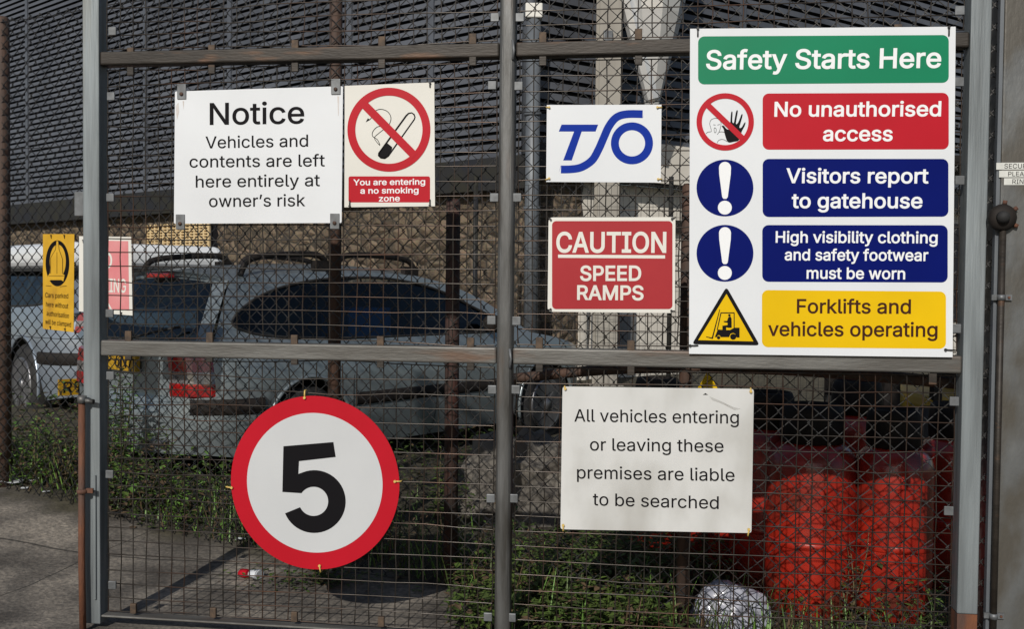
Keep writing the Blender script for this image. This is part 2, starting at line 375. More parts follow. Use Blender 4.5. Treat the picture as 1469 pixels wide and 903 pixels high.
# ------------------------------------------------------------------ ray helpers: where a sight line meets a real plane
def ray(px, py): return (CR.to_3x3() @ Vector(((px-734.5)/FPX, -(py-451.5)/FPX, -1))).normalized()
class Plane:
    """vertical plane through p (x, y) whose local X runs along angle; local Y points away from the viewer"""
    def __init__(s, p, ang): s.o = Vector((p[0], p[1], 0)); s.a = ang; s.ex = Vector((math.cos(ang), math.sin(ang), 0)); s.ey = Vector((-math.sin(ang), math.cos(ang), 0))
    def hit(s, px, py, off=0.):
        d = ray(px, py); c = Vector((0, 0, CAM_Z)); t = ((s.o + s.ey*off - c).dot(s.ey))/d.dot(s.ey); q = c + d*t
        return ((q-s.o).dot(s.ex), q.z)
    def w(s, X, Y, Z): return s.o + s.ex*X + s.ey*Y + Vector((0, 0, Z))
GATE_A = R(-7.68)
G = Plane((0, 3.5), GATE_A)
F = Plane((0, 1/FA), math.atan2(-FK, FA))
def gpt(x, y, z): return (x, y, z)

# ------------------------------------------------------------------ ground
def gz(x, y):
    k = smooth((y-3.7)/2.4)*smooth((1.2-x)/2.4)
    k2 = smooth((y-5)/3)
    return (.13+.08*smooth((-1.7-x)/.8))*max(k, .8*k2) - .10*smooth((x-.5)/.6)*smooth((y-3.4)/.5)*smooth((6.5-y)/2) + .012*math.sin(2.1*x+.6*y)*math.sin(1.7*y-.4*x)*smooth((y-3.2)/1.5)
def ground():
    xs = [-120, -60, -30, -15] + [-8+.2*i for i in range(81)] + [15, 30, 60, 120]
    ys = [-120, -60, -30, -15, -6, -3, 0, 1] + [2+.2*i for i in range(66)] + [20, 30, 60, 120]
    b = MB(); n = len(xs)
    b.add([(x, y, gz(x, y)) for y in ys for x in xs], [(j*n+i, j*n+i+1, (j+1)*n+i+1, (j+1)*n+i) for j in range(len(ys)-1) for i in range(n-1)], 0, True)
    tag(b.build('ground', 'ground', recalc=False), kind='structure')
ground()

# ------------------------------------------------------------------ building behind: two clad wings meeting at a corner
CORN = Vector((.18, 12.0, 0))
WL = Plane((CORN.x, CORN.y), math.atan2(-.642, .767))        # local -X runs away to the left
WR = Plane((CORN.x, CORN.y), math.atan2(.574, .819))         # local +X runs away to the right
TOP = 7.2
def clad(pl, x0, x1, zb, name, parent, p=.107):
    b = MB(); k = p/.1; z = zb; prof = []; prev = None
    while z < TOP:
        # one lapped board: sloping face, then a deep shadow groove
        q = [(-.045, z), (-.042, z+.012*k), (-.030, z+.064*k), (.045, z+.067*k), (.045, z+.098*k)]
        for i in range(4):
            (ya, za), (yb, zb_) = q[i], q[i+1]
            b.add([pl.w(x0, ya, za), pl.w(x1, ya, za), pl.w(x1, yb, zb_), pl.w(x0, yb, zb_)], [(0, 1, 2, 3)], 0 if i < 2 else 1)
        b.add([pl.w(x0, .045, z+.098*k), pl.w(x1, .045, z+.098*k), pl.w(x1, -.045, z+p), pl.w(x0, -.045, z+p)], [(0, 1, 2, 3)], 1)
        z += p
    return b.build(name, ['slate', 'slate_shade'], parent, recalc=False)
bld = empty('warehouse', CORN, 0, 'slate grey slatted warehouse rising behind the gate and the stone wall', 'building')
def under(o, root):                                           # parent without moving
    o.parent = root; o.matrix_parent_inverse = Matrix.Translation(-Vector(root.location)); return o
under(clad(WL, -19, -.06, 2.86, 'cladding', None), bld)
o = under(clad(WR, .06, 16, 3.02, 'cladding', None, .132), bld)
def wall_box(pl, x0, x1, y0, y1, z0, z1, name, m, root=None, bevel=0):
    b = MB(); b.box(x0, x1, y0, y1, z0, z1)
    b.v = [tuple(pl.w(*p)) for p in b.v]
    o = b.build(name, m, None, bevel=bevel)
    return under(o, root) if root else o
for px in (42, 212, 333, 505, 622):
    X = WL.hit(px, 100)[0]; wall_box(WL, X-.05, X+.05, -.062, -.02, 2.87, TOP, 'cover_strip', 'strip', bld)
for px in (1062, 1240):
    X = WR.hit(px, 60)[0]; wall_box(WR, X-.05, X+.05, -.062, -.02, 3.03, TOP, 'cover_strip', 'strip', bld)
b = MB(); b.tube([(CORN.x, CORN.y-.05, 2.86), (CORN.x, CORN.y-.05, TOP)], .09, 10); under(b.build('corner_post', 'strip'), bld)
wall_box(WL, -19, .02, -.10, .12, 2.46, 2.858, 'soffit_shade_band', 'dark_tone', bld)  # dark band on both wings, painting the soffit shadow of the recess
wall_box(WR, .02, 16, -.10, .12, 2.62, 3.018, 'soffit_shade_band', 'dark_tone', bld)
wall_box(WR, .9, 16, .13, .4, -.3, 2.62, 'ground_floor_wall', 'creamwall', bld)
# cream fascia board, doors and openings of the right wing, seen in slices between the signs
def wr_rect(p0, p1, name, m, y0, y1):
    a = WR.hit(*p0, y0); c = WR.hit(*p1, y0)
    return wall_box(WR, min(a[0], c[0]), max(a[0], c[0]), y0, y1, min(a[1], c[1]), max(a[1], c[1]), name, m, bld)
wr_rect((938, 262), (1010, 214), 'fascia_board', 'creamwall', -.16, -.105)
wr_rect((852, 520), (905, 452), 'door', 'doorgrey', .06, .129)
wr_rect((1368, 462), (1460, 328), 'window', 'dark', .06, .129)
wr_rect((1366, 470), (1462, 462), 'window_sill', 'creamwall', .0, .129)
wr_rect((832, 548), (842, 440), 'drainpipe', 'creamwall', .04, .128)
wr_rect((905, 330), (1000, 318), 'wall_band', 'dark_tone', .05, .128)
# rubble stone wall under the left wing, turning the corner
sw = empty('stone_wall', (CORN.x, CORN.y, 0), 0, 'brown rubble stone wall under the slatted cladding behind the cars', 'stone wall')
def stone_face(pl, x0, x1, y0, z0, z1, nx, nz):
    b = MB(); rnd = random.Random(3)
    vs = [pl.w(x0+(x1-x0)*i/nx, y0+rnd.uniform(-.025, .025), z0+(z1-z0)*j/nz) for j in range(nz+1) for i in range(nx+1)]
    b.add(vs, [(j*(nx+1)+i, j*(nx+1)+i+1, (j+1)*(nx+1)+i+1, (j+1)*(nx+1)+i) for j in range(nz) for i in range(nx)], 0, True)
    return b.build('stone_face', 'stone', None, recalc=False)
under(stone_face(WL, -19, .03, .10, -.3, 2.50, 190, 28), sw)
under(stone_face(WR, .0, .92, .10, -.3, 2.66, 10, 28), sw)
# screen-block vent in the stone wall
c0 = WL.hit(213, 358, -.03); c1 = WL.hit(302, 318, -.03)
vent = empty('block_vent', WL.w((c0[0]+c1[0])/2, -.03, c0[1]), WL.a, 'cream pierced block grille set into the brown stone wall', 'grille')
bw, bh = c1[0]-c0[0], c1[1]-c0[1]
b = MB(); b.box(-bw/2, bw/2, 0, .16, 0, bh); b.build('backing', 'dark', vent)
b = MB(); nr = 9
for j in range(nr):
    b.box(-bw/2, bw/2, -.05, -.002, bh*j/nr, bh*(j+.42)/nr)
for i in range(15):
    x = -bw/2+bw*i/14
    b.box(x-.02, x+.02, -.046, -.003, 0, bh)
b.build('blocks', 'block', vent)
# grey downpipe on the corner
c = CORN + Vector((.04, -.28, 0))
dp = empty('downpipe', c, 0, 'grey downpipe with a cream hopper head at the warehouse corner', 'pipe')
b = MB(); b.tube([(0, 0, .1), (0, 0, 4.42)], .085, 14); b.build('pipe', 'pipe', dp)
b = MB(); b.box(-.1, .1, -.1, .1, 4.40, 4.57); b.build('hopper_head', 'cream', dp, bevel=.015)
b = MB()
for z in (2.2, 3.3, 4.1): b.lathe([(.1, z-.02), (.1, z+.02)], 14)
b.build('collar', 'pipe', dp)
# pale steel column and shiny extraction hopper in front of the right wing
cx = (868-734.5)/FPX*12.0
cl = empty('steel_column', (cx, 12.0, 0), R(8), 'pale grey steel column standing before the right warehouse wing', 'column')
b = MB(); b.box(-.13, .13, -.10, -.085, .0, 6.5); b.box(-.13, .13, .085, .10, 0, 6.5); b.box(-.012, .09, -.085, .085, 0, 6.5); b.build('channel', 'column', cl)
b = MB(); b.box(-.2, .2, -.16, .16, .0, .11); b.build('base_plate', 'column', cl)
b = MB(); b.box(-.09, .02, -.14, -.101, 4.1, 4.32); b.build('bracket', 'galv_clean', cl, bevel=.01)
hx = (931-734.5)/FPX*12.2
HS = 1.19
hp = empty('extraction_hopper', (hx, 12.2, 3.45), 0, 'shiny galvanised cone hopper with slanting duct above the logo sign', 'hopper')
b = MB(); b.lathe([(.07, 0), (.09, .12), (.30, .95), (.36, 1.3), (.38, 2.6)], 9); o = b.build('cone', 'foil', hp, smooth_all=False)
b = MB(); b.tube([(.0, -.05, .1), (-.18, -.12, .72), (-.44, -.16, 1.7), (-.5, -.16, 2.6)], [.075, .09, .10, .10], 8); b.build('duct', 'foil', hp, smooth_all=False)
b = MB(); b.lathe([(.37, 1.28), (.40, 1.29), (.40, 1.34), (.37, 1.35)], 18); b.build('flange', 'foil', hp)
hp.scale = (HS, HS, HS)
b = MB(); b.tube([(.0, .2, 2.2), (.0, 1.0, 2.2)], .04, 8); b.tube([(.0, .1, .9), (.0, .9, 1.1)], .03, 8); b.build('wall_bracket', 'dark_tone', hp)

# ------------------------------------------------------------------ far mesh fence behind the cars
def wire_grid(b, P, X0, X1, Z0, Z1, sx, sz, y, r, n=4, wob=0., rnd=random, seg=1):
    k = 0; x = X0
    while x <= X1+1e-6:
        b.tube([P(x+rnd.uniform(-wob, wob), y, Z0+(Z1-Z0)*i/seg) for i in range(seg+1)], r, n, cap=False); x += sx
    z = Z0
    while z <= Z1+1e-6:
        ph = rnd.uniform(0, 6); a = rnd.uniform(.2, 1)*wob*1.6; kx = rnd.uniform(X0, X1); ka = rnd.choice((0, 0, 0, -1, 1, -1.6))*wob*3.2
        m = max(2, int((X1-X0)/.12))
        b.tube([P(X0+(X1-X0)*i/m, y-2*r, z+a*math.sin(ph+i*.55)+ka*math.exp(-((X0+(X1-X0)*i/m-kx)/.13)**2)) for i in range(m+1)], r, n, cap=False); z += sz
mf = empty('mesh_fence', (2.1, 10.4, 0), R(-3), 'dark welded mesh fence standing far back before the cream wall', 'fence')
b = MB(); wire_grid(b, lambda x, y, z: (x, y, z), -2.5, 3.6, .15, 2.35, .062, .11, 0, .0024, 3); b.build('mesh', 'chain', mf, recalc=False)
for x in (-2.5, -.45, 1.6, 3.6):
    b = MB(); b.tube([(x, .04, 0), (x, .04, 2.45)], .026, 10); b.build('post', 'dark_tone', mf)

# ------------------------------------------------------------------ cars
def make_car(name, loc, heading, paint, label, plate_text, plate_y, sc=(1, 1, 1), rails=True, blue=False, lamp=(.565, .80, .78, .11), roofm=None, cap=False):
    root = empty(name, loc, heading, label, 'car'); root.scale = sc
    Lc, HW = 4.02, .84; sr, sf, RA, zc = .76, 3.24, .355, .30
    def zb(s):
        z = .20 + .05*smooth((.5-s)/.5)
        for c in (sr, sf):
            if abs(s-c) < RA: z = max(z, zc + math.sqrt(RA*RA-(s-c)**2))
        return z
    def zt(s):
        if s < 2.9: return .86 - .02*smooth((.6-s)/.6)
        return .86 - .20*((s-2.9)/1.12)**1.6
    def hw(s):
        w_ = HW
        if s < .42: w_ -= .20*((.42-s)/.42)**2.6
        if s > 3.4: w_ -= .26*((s-3.4)/.62)**2.2
        return w_
    def surf(s, z, side):                                    # a point of the body side
        t = (z-.2)/(.86-.2)
        bul = -.055*max(0, .30-t)/.30 - .05*max(0, (t-.62)/.38)**1.5
        return Vector((s, side*(hw(s)+bul), z))
    ss = sorted(set([0, .03, .07, .12, .18, .25, .32] + [round(.38+.06*i, 3) for i in range(60) if .38+.06*i < 3.9] + [3.9, 3.96, Lc]))
    NR = 12; b = MB()
    for side in (-1, 1):
        vs = [surf(s, zb(s)+(zt(s)-zb(s))*j/NR, side) for s in ss for j in range(NR+1)]
        b.add(vs, [(i*(NR+1)+j, (i+1)*(NR+1)+j, (i+1)*(NR+1)+j+1, i*(NR+1)+j+1) for i in range(len(ss)-1) for j in range(NR)], 0, True)
    # bonnet
    hs = [s for s in ss if s >= 2.9]; NW = 8
    vs = []
    for s in hs:
        a = surf(s, zt(s), -1); c = surf(s, zt(s), 1)
        for k in range(NW+1):
            p = a.lerp(c, k/NW); p.z += .05*(1-(2*k/NW-1)**2); vs.append(p)
    b.add(vs, [(i*(NW+1)+k, (i+1)*(NW+1)+k, (i+1)*(NW+1)+k+1, i*(NW+1)+k+1) for i in range(len(hs)-1) for k in range(NW)], 0, True)
    # rear and front ends, gently bowed
    for s_, sgn in ((0, -1), (Lc, 1)):
        vs = []
        for j in range(NR+1):
            z = zb(s_)+(zt(s_)-zb(s_))*j/NR; a = surf(s_, z, -1); c = surf(s_, z, 1)
            for k in range(NW+1):
                p = a.lerp(c, k/NW); t = (z-.2)/.66
                p.x += sgn*(.09*(1-(2*k/NW-1)**2)) + sgn*(.05*smooth((.55-t)/.12)*(1-abs(2*k/NW-1)**4)); vs.append(p)
        b.add(vs, [(j*(NW+1)+k, j*(NW+1)+k+1, (j+1)*(NW+1)+k+1, (j+1)*(NW+1)+k) for j in range(NR) for k in range(NW)], 0, True)
    b.build('body', paint, root)
    # cabin floor, seats
    b = MB(); b.add([surf(s, .845, sd_) for s in (.03, 2.95) for sd_ in (-.985, .985)], [(0, 1, 3, 2)])
    b.box(.1, 3.9, -.62, .62, .24, .62); b.build('cabin_floor', 'cabin', root)
    b = MB(); b.box(2.55, 2.95, -.7, .7, .84, .93); b.build('dashboard', 'cabin', root, bevel=.03)
    for s0, y0 in ((1.85, -.38), (1.85, .38), (1.0, -.40), (1.0, .40)):
        b = MB(); b.box(s0-.1, s0+.03, y0-.23, y0+.23, .80, 1.03); b.box(s0-.07, s0, y0-.11, y0+.11, 1.05, 1.18); b.box(s0-.05, s0-.03, y0-.02, y0+.02, 1.02, 1.06)
        b.build('seat', 'cabin', root, bevel=.025)
    if blue:
        b = MB(); b.box(1.22, 1.62, -.68, -.3, .848, 1.05); b.build('blue_crate', 'seat_blue', root, bevel=.01)
    # side frames with the almond window opening
    def side_pt(s, z, side, d=0.):
        t = (z-.83)/.42; return Vector((s, side*(.785-.185*t+d), z))
    belt = [(3.12, .835), (2.0, .835), (1.0, .835), (.06, .835)]
    roofl = [(.30, 1.215), (.6, 1.252), (1.0, 1.275), (1.5, 1.282), (1.95, 1.262), (2.3, 1.205), (2.6, 1.105), (2.85, .985)]
    win = catmull([(.25, .985), (.40, 1.085), (.65, 1.17), (1.0, 1.225), (1.4, 1.245), (1.78, 1.230), (2.15, 1.165), (2.5, 1.04), (2.86, .885), (2.4, .868), (1.6, .866), (1.0, .872), (.55, .895), (.33, .93)], 6, True)
    for side in (-1, 1):
        b = MB(); b.poly([belt[::-1][::-1] + roofl, win[::-1]], lambda s, z: side_pt(s, z, side)); b.build('side_frame', paint, root)
        b = MB(); b.poly([win], lambda s, z: side_pt(s, z, side, -.006)); b.build('side_window', 'glass', root)
        b = MB()
        for (sa, sb_, wd) in ((1.86, 1.72, .045), (1.02, 1.0, .035)):
            zt_ = 1.225 if sa > 1.5 else 1.2
            b.add([side_pt(sa-wd, .868, side, -.012), side_pt(sa+wd, .868, side, -.012), side_pt(sb_+wd, zt_, side, -.012), side_pt(sb_-wd, zt_, side, -.012)], [(0, 1, 2, 3)])
        b.build('door_pillar', 'cabin', root)
        # rubber window seal
        b = MB(); b.tube([side_pt(s, z, side, .002) for s, z in win+[win[0]]], .009, 5, cap=False); b.build('window_seal', 'rubber', root)
    # roof
    rs = [.30, .45, .6, .8, 1.0, 1.25, 1.5, 1.75, 1.95, 2.1, 2.3]; b = MB(); vs = []
    def roofz(s):
        for (a, za), (c_, zc_) in zip(roofl, roofl[1:]):
            if a <= s <= c_: return za+(zc_-za)*(s-a)/(c_-a)
        return 1.2
    for s in rs:
        z = roofz(s); e = side_pt(s, z, 1).y
        for k in range(11):
            q = 2*k/10-1; vs.append((s, -e*q, z + .055*(1-abs(q)**2.6)))
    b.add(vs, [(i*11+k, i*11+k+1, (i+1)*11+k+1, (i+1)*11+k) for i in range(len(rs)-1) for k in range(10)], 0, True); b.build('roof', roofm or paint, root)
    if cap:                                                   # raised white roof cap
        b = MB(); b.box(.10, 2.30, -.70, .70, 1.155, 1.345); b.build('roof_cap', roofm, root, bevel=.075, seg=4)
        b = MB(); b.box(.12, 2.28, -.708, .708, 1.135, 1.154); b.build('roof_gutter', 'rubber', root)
    # tailgate with the rear window
    def rp(y, t, d=0.):
        s = .03+.27*t; z = .835+.385*t; e = abs(y)/.75
        return Vector((s-.07*(1-e*e)*(1-.4*t)-d, y*(1-.22*t), z + .055*t*t*(1-e**2.6)))
    nx = 12
    hole = [[(-.66+1.32*k/nx, .10) for k in range(nx+1)], [(.63-1.26*k/nx, .90) for k in range(nx+1)]]
    outl = [(-.775+1.55*k/nx, 0) for k in range(nx+1)] + [(.77-1.54*k/nx, 1) for k in range(nx+1)]
    b = MB(); b.poly([outl, (hole[0]+hole[1])[::-1]], rp); b.build('tailgate', paint, root)
    b = MB(); b.poly([hole[0]+hole[1]], lambda y, t: rp(y, t, -.004)); b.build('rear_window', 'glass', root)
    b = MB(); b.add([rp(-.70+1.4*k/nx, .95, .02*(j == 1)+.035*(j == 2)) + Vector((0, 0, .0 if j == 0 else .02)) for j in range(3) for k in range(nx+1)], [(j*13+k, j*13+k+1, (j+1)*13+k+1, (j+1)*13+k) for j in range(2) for k in range(nx)], 0, True)
    b.build('spoiler', paint, root)
    b = MB(); q = rp(0, .93, .03); b.box(q.x-.02, q.x+.03, -.13, .13, q.z-.012, q.z+.016); b.build('brake_light', 'lamp_red', root, bevel=.006)
    b = MB(); b.tube([rp(.05, .05, .03), rp(-.25, .2, .02), rp(-.5, .3, .02)], .008, 5); b.build('wiper', 'rubber', root)
    # windscreen
    b = MB(); b.add([side_pt(2.3, 1.205, 1), side_pt(2.3, 1.205, -1), side_pt(3.10, .85, -1), side_pt(3.10, .85, 1)], [(0, 1, 2, 3)]); b.build('windscreen', 'glass', root)
    # lamps wrap the rear corners
    for side in (-1, 1):
        b = MB(); lz0, lz1, lc, ls_ = lamp; zz = [lz0+(lz1-lz0)*q for q in (0, .05, .30, .34, .58, .62, .95, 1)]; nzz = len(zz)
        path = [('c', lc), ('c', lc+(1-lc)*.3), ('c', lc+(1-lc)*.65), ('c', .985), ('s', .0), ('s', ls_*.2), ('s', ls_*.5), ('s', ls_*.8), ('s', ls_)]
        vs = []
        for kd, q in path:
            for j, z in enumerate(zz):
                z2 = z; e = surf(0, min(z, .83), side)
                if kd == 'c': p = Vector((-.09*(1-q*q)-.012, e.y*q, z2))
                else: p = surf(q, min(z, .85), side) + Vector((0 if q > .05 else -.012, side*.014, 0)); p.z = z2
                if j in (0, nzz-1) or q in (lc, ls_): p = p + Vector((.012, -side*.012, 0))
                vs.append(p)
        for i in range(len(path)-1):
            for j in range(nzz-1):
                b.add([], [], 0); b.f.append([i*nzz+j, (i+1)*nzz+j, (i+1)*nzz+j+1, i*nzz+j+1]); b.mi.append(1 if 3 <= j <= 4 else 0); b.sm.append(False)
        b.v = [tuple(p) for p in vs]; b.build('tail_light', ['lamp_red', 'lamp_clear'], root)
        # rubbing strip along the doors and bumper corner strip
        def strip(s0, s1, z0, z1, nm, m, n=24, d=.014):
            b = MB(); vs = []
            for i in range(n+1):
                s = s0+(s1-s0)*i/n
                for (z, dd) in ((z0, 0), (z0+.01, d), (z1-.01, d), (z1, 0)): vs.append(surf(s, z, side)+Vector((0, side*dd, 0)))
            b.add(vs, [(i*4+j, (i+1)*4+j, (i+1)*4+j+1, i*4+j+1) for i in range(n) for j in range(3)], 0, True); b.build(nm, m, root)
        strip(1.14, 2.84, .455, .535, 'rubbing_strip', 'plastic_black')
        strip(.0, sr-RA-.01, .47, .56, 'bumper_strip', 'plastic_black', 8)
        for s in (1.12, 1.92, 2.86):
            b = MB(); b.tube([surf(s+.04*(z > .7), z, side) for z in (.26, .4, .6, .75, .83)], .004, 4, cap=False); b.build('door_seam', 'rubber', root)
        for s in (1.25, 2.05):
            b = MB(); p = surf(s, .76, side); b.box(s, s+.17, p.y-.012, p.y+.012+.012*side, .75, .785); b.build('door_handle', paint, root, bevel=.006)
        b = MB(); b.lathe([(.0, -.03), (.05, -.02), (.07, .02), (.065, .06), (.0, .07)], 12, (2.5, side*.84, .93), 'X'); b.build('door_mirror', 'plastic_black', root)
        for c in (sr, sf):
            b = MB(); tw = .10
            b.lathe([(.205, -tw), (.27, -tw), (.297, -tw*.7), (.30, 0), (.297, tw*.7), (.27, tw), (.205, tw)], 28, (c, side*.735, .30), 'Y')
            whl = b.build('wheel', 'rubber', root)
            b = MB(); yo = side*.735+side*.106
            b.lathe([(.205, -.02*side), (.195, .015*side), (.18, .0)], 28, (c, yo, .30), 'Y')
            b.lathe([(.05, 0.0), (.045, .018*side), (0, .02*side)], 12, (c, yo, .30), 'Y')
            for k in range(7):
                a = 2*math.pi*k/7; T = Matrix.Translation((c, yo, .30)) @ Matrix.Rotation(a, 4, 'Y'); b.box(-.02, .02, -.008, .008, .03, .195, 0, T)
            b.build('rim', 'alloy', whl)
            b = MB(); ar = [(c+RA*math.cos(R(a)), zc+RA*math.sin(R(a))) for a in range(-10, 191, 10)]
            b.add([Vector((s, side*yy, z)) for s, z in ar for yy in (.80, .45)], [(2*i, 2*i+1, 2*i+3, 2*i+2) for i in range(len(ar)-1)])
            b.add([Vector((s, side*.45, z)) for s, z in ar] + [Vector((c, side*.45, zc))], [(i, i+1, len(ar)) for i in range(len(ar)-1)])
            b.build('wheel_arch', 'cabin', root)
            b = MB(); b.tube([Vector((c+(RA+.0)*math.cos(R(a)), side*(hw(c)-.004), zc+(RA)*math.sin(R(a)))) for a in range(-14, 195, 8)], .014, 5); b.build('arch_lip', paint, root)
        if rails:
            for (s0, s1) in ((.42, 1.16), (1.22, 2.0)):
                b = MB(); pts = []
                for t, up in ((0, 0), (.06, .07), (.18, .095), (.5, .10), (.8, .095), (.93, .07), (1, 0)):
                    s = s0+(s1-s0)*t; pts.append(Vector((s, side*(side_pt(s, roofz(s), 1).y-.045), roofz(s)+.015+up)))
                b.tube(catmull([tuple(p) for p in pts], 4), .020, 7)
                b.box(s1-.14, s1, pts[-1].y-.022, pts[-1].y+.022, roofz(s1)+.0, roofz(s1)+.07)
                b.build('roof_rail', 'plastic_black', root)
    # number plate, bumper lower
    b = MB(); pz = .75 if plate_y is None else .34; py_ = plate_y or 0; px_ = -.108 if plate_y is None else -.125
    b.box(px_-.012, px_+.02, py_-.26, py_+.26, pz-.055, pz+.055); pl = b.build('number_plate', 'plate', root)
    vs, fs, wd, ch = text_mesh(plate_text, .01)
    k = .46/wd; b = MB(); b.add([(px_-.0135, py_+.23-v[0]*k, pz-.036+v[1]*.075/ch) for v in vs], fs); b.build('lettering', 's_black', pl, recalc=False)
    b = MB(); b.box(-.10, -.07, -.34, .34, pz+.065, pz+.10); b.build('plate_lamp_bar', paint, root, bevel=.01)
    b = MB(); b.box(-.115, -.05, -.52, -.30, .30, .335); b.build('exhaust_tip', 'alloy', root, bevel=.012)
    return root
cz = .045
hd = R(90-40)
make_car('parked_estate_car', (-2.33, 6.08, cz), hd, 'paint_silver', 'blue silver estate car with black roof rails parked right behind the wire fence', 'XHP 6N7', None, (.945, 1.0, 1.04), blue=True)
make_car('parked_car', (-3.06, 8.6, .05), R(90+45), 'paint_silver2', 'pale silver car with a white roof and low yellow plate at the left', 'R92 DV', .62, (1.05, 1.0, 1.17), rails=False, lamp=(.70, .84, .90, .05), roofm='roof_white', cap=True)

# ------------------------------------------------------------------ chain-link fence
fx0 = F.hit(3, 400)[0]; fx1 = F.hit(1392, 400)[0]; FTOP = 2.70
fence = empty('chain_link_fence', F.w(0, 0, 0), F.a, 'dark diamond wire fence with rusty posts running slantwise behind the gate', 'fence')
def chain():
    b = MB(); a = .0355; n = int((fx1+.9-fx0+.35)/a); rnd = random.Random(5)
    z0 = .0; m = int((FTOP-z0)/a)
    for i in range(n):
        x = fx0-.35+i*a; pts = []; sag = rnd.uniform(-.003, .003)
        for j in range(m+1):
            hi = (j+i) % 2
            bow = .012*math.sin(x*2.2+j*.03)
            pts.append((x+(a if hi else 0)+(.0015 if hi else -.0015)+sag+rnd.uniform(-.0018, .0018), bow+(.003 if hi else -.003), z0+j*a+rnd.uniform(-.0015, .0015)))
        b.tube(pts, .0029, 4, cap=False, smooth=False)
    return b.build('chain_link', 'chain', fence, recalc=False)
chain()
b = MB()
for z in (.12, 1.0, 2.0, FTOP-.02): b.tube([(fx0-.35+i*.2, .006+.004*math.sin(i), z+.006*math.sin(i*1.3)) for i in range(int((fx1+1.2-fx0)/.2))], .0024, 4, cap=False)
b.build('line_wire', 'chain', fence, recalc=False)
def fpost(px, ztop, m, r=.03, zbot=-.1, y=.036):
    X = F.hit(px, 450, y)[0]; b = MB(); b.tube([(X, y, zbot), (X, y, ztop-.012), (X, y, ztop)], [r, r, r*.7], 12); b.build('post', m, fence); return X
fpost(6, 2.72, 'rustdark', .034); fpost(480, 2.9, 'rustdark', .029); fpost(649, 1.66, 'rustred', .031); fpost(985, 1.69, 'rustdark', .025)
b = MB(); xa = F.hit(738, 545, .05)[0]; xm = F.hit(898, 531, .05)[0]; xe = F.hit(1385, 553, .05)[0]
b.tube(catmull([(xa, .05, F.hit(738, 545)[1]), (xm, .05, F.hit(898, 531)[1]), ((xm+xe)/2, .05, F.hit(1140, 533)[1]), (xe, .05, F.hit(1385, 553)[1])], 6), .021, 8); b.build('bent_rail', 'rustdark', fence)

# ------------------------------------------------------------------ gate
gate = empty('mesh_gate', (0, 3.5, 0), GATE_A, 'galvanised steel gate of welded mesh bays carrying the safety signs', 'gate')
yf = -.03
def gx(px, py=450): return G.hit(px, py, yf)[0]
def gzz(px, py): return G.hit(px, py, yf)[1]
XL0, XL1 = gx(119), gx(142.5); XC0, XC1 = gx(712.5), gx(735.5); XR0, XR1 = gx(1383), gx(1413)
GT, GB = 2.62, .045
zt0 = gzz(720, 81); zt1 = gzz(720, 60)      # top rail
zm0 = gzz(720, 523); zm1 = gzz(720, 499)    # middle rail
zb0 = GB; zb1 = gzz(148, 884)
b = MB(); b.box(XL0, XL1, yf, .035, .02, GT); b.build('stile', 'galv', gate, bevel=.004)
b = MB(); b.box(XC0, XC1, yf-.002, .03, .05, GT-.05); b.build('stile', 'centre_steel', gate, bevel=.017, seg=4)
b = MB(); b.box(XR0, XR1, yf, .042, .225, GT); b.build('stile', 'galv', gate, bevel=.004)
b = MB(); b.box(XR0+.001, XR1-.001, yf+.001, .041, .0, .2245); b.build('stile_foot', 'rust', gate)
for z0, z1, m in ((zt0, zt1, 'rail_brown'), (zm0, zm1, 'rail_grey'), (zb0, zb1, 'rail_grey'), (GT-.05, GT, 'rail_brown')):
    for x0, x1 in ((XL1+.0005, XC0-.0005), (XC1+.0005, XR0-.0005)):
        b = MB(); b.box(x0, x1, yf+.004, .028, z0, z1); b.build('rail', m, gate, bevel=.007, seg=3)
# welds where the rails meet the middle stile
b = MB()
for z in (zt0, zm0):
    b.tube([(XC1-.008, yf-.003, z-.012), (XC1-.004, yf-.005, z+.02), (XC1-.009, yf-.004, z+.055)], .005, 6)
b.build('weld', 'galv_clean', gate)
rnd = random.Random(11)
for bx0, bx1 in ((XL1+.012, XC0-.012), (XC1+.012, XR0-.012)):
    for bz0, bz1 in ((zb1+.008, zm0-.012), (zm1+.012, zt0-.012), (zt1+.012, GT-.06)):
        b = MB(); nx_ = round((bx1-bx0)/.0505); nz_ = round((bz1-bz0)/.0515)
        wire_grid(b, lambda x, y, z: (x, y, z), bx0, bx1, bz0, bz1, (bx1-bx0)/nx_, (bz1-bz0)/nz_,   .008,   .0022, 5, .0028, rnd, 10)
        b.build('welded_mesh', 'weld', gate, recalc=False)
def tab(px, py, wpx, hpx, m, y=-.036, d=.012):
    x, z = G.hit(px, py, y); k = .0023
    b = MB(); b.box(x-wpx*k/2, x+wpx*k/2, y+.012, y+.012+d, z-hpx*k/2, z+hpx*k/2); b.build('mesh_clip', m, gate, bevel=.002)
for px, t, bt in ((184, 74, 101), (301, 70, 98), (421, 63, 95), (546, 58, 90), (677, 54, 86), (778, 52, 86), (916, 47, 85), (1050, 45, 82), (1290, 41, 78)):
    tab(px, t, 11, 16, 'tabrust'); tab(px, bt, 11, 14, 'rail_brown')
for px, t, bt in ((181, 483, 510), (298, 485, 513), (420, 489, 517), (544, 491, 521), (674, 493, 525), (773, 493, 527), (905, 497, 532), (1340, 501, 545)):
    tab(px, t, 11, 17, 'tabrust'); tab(px, bt, 11, 16, 'rail_brown')
for px, t in ((188, 876), (303, 882), (420, 888), (545, 895)): tab(px, t, 10, 16, 'tabrust')
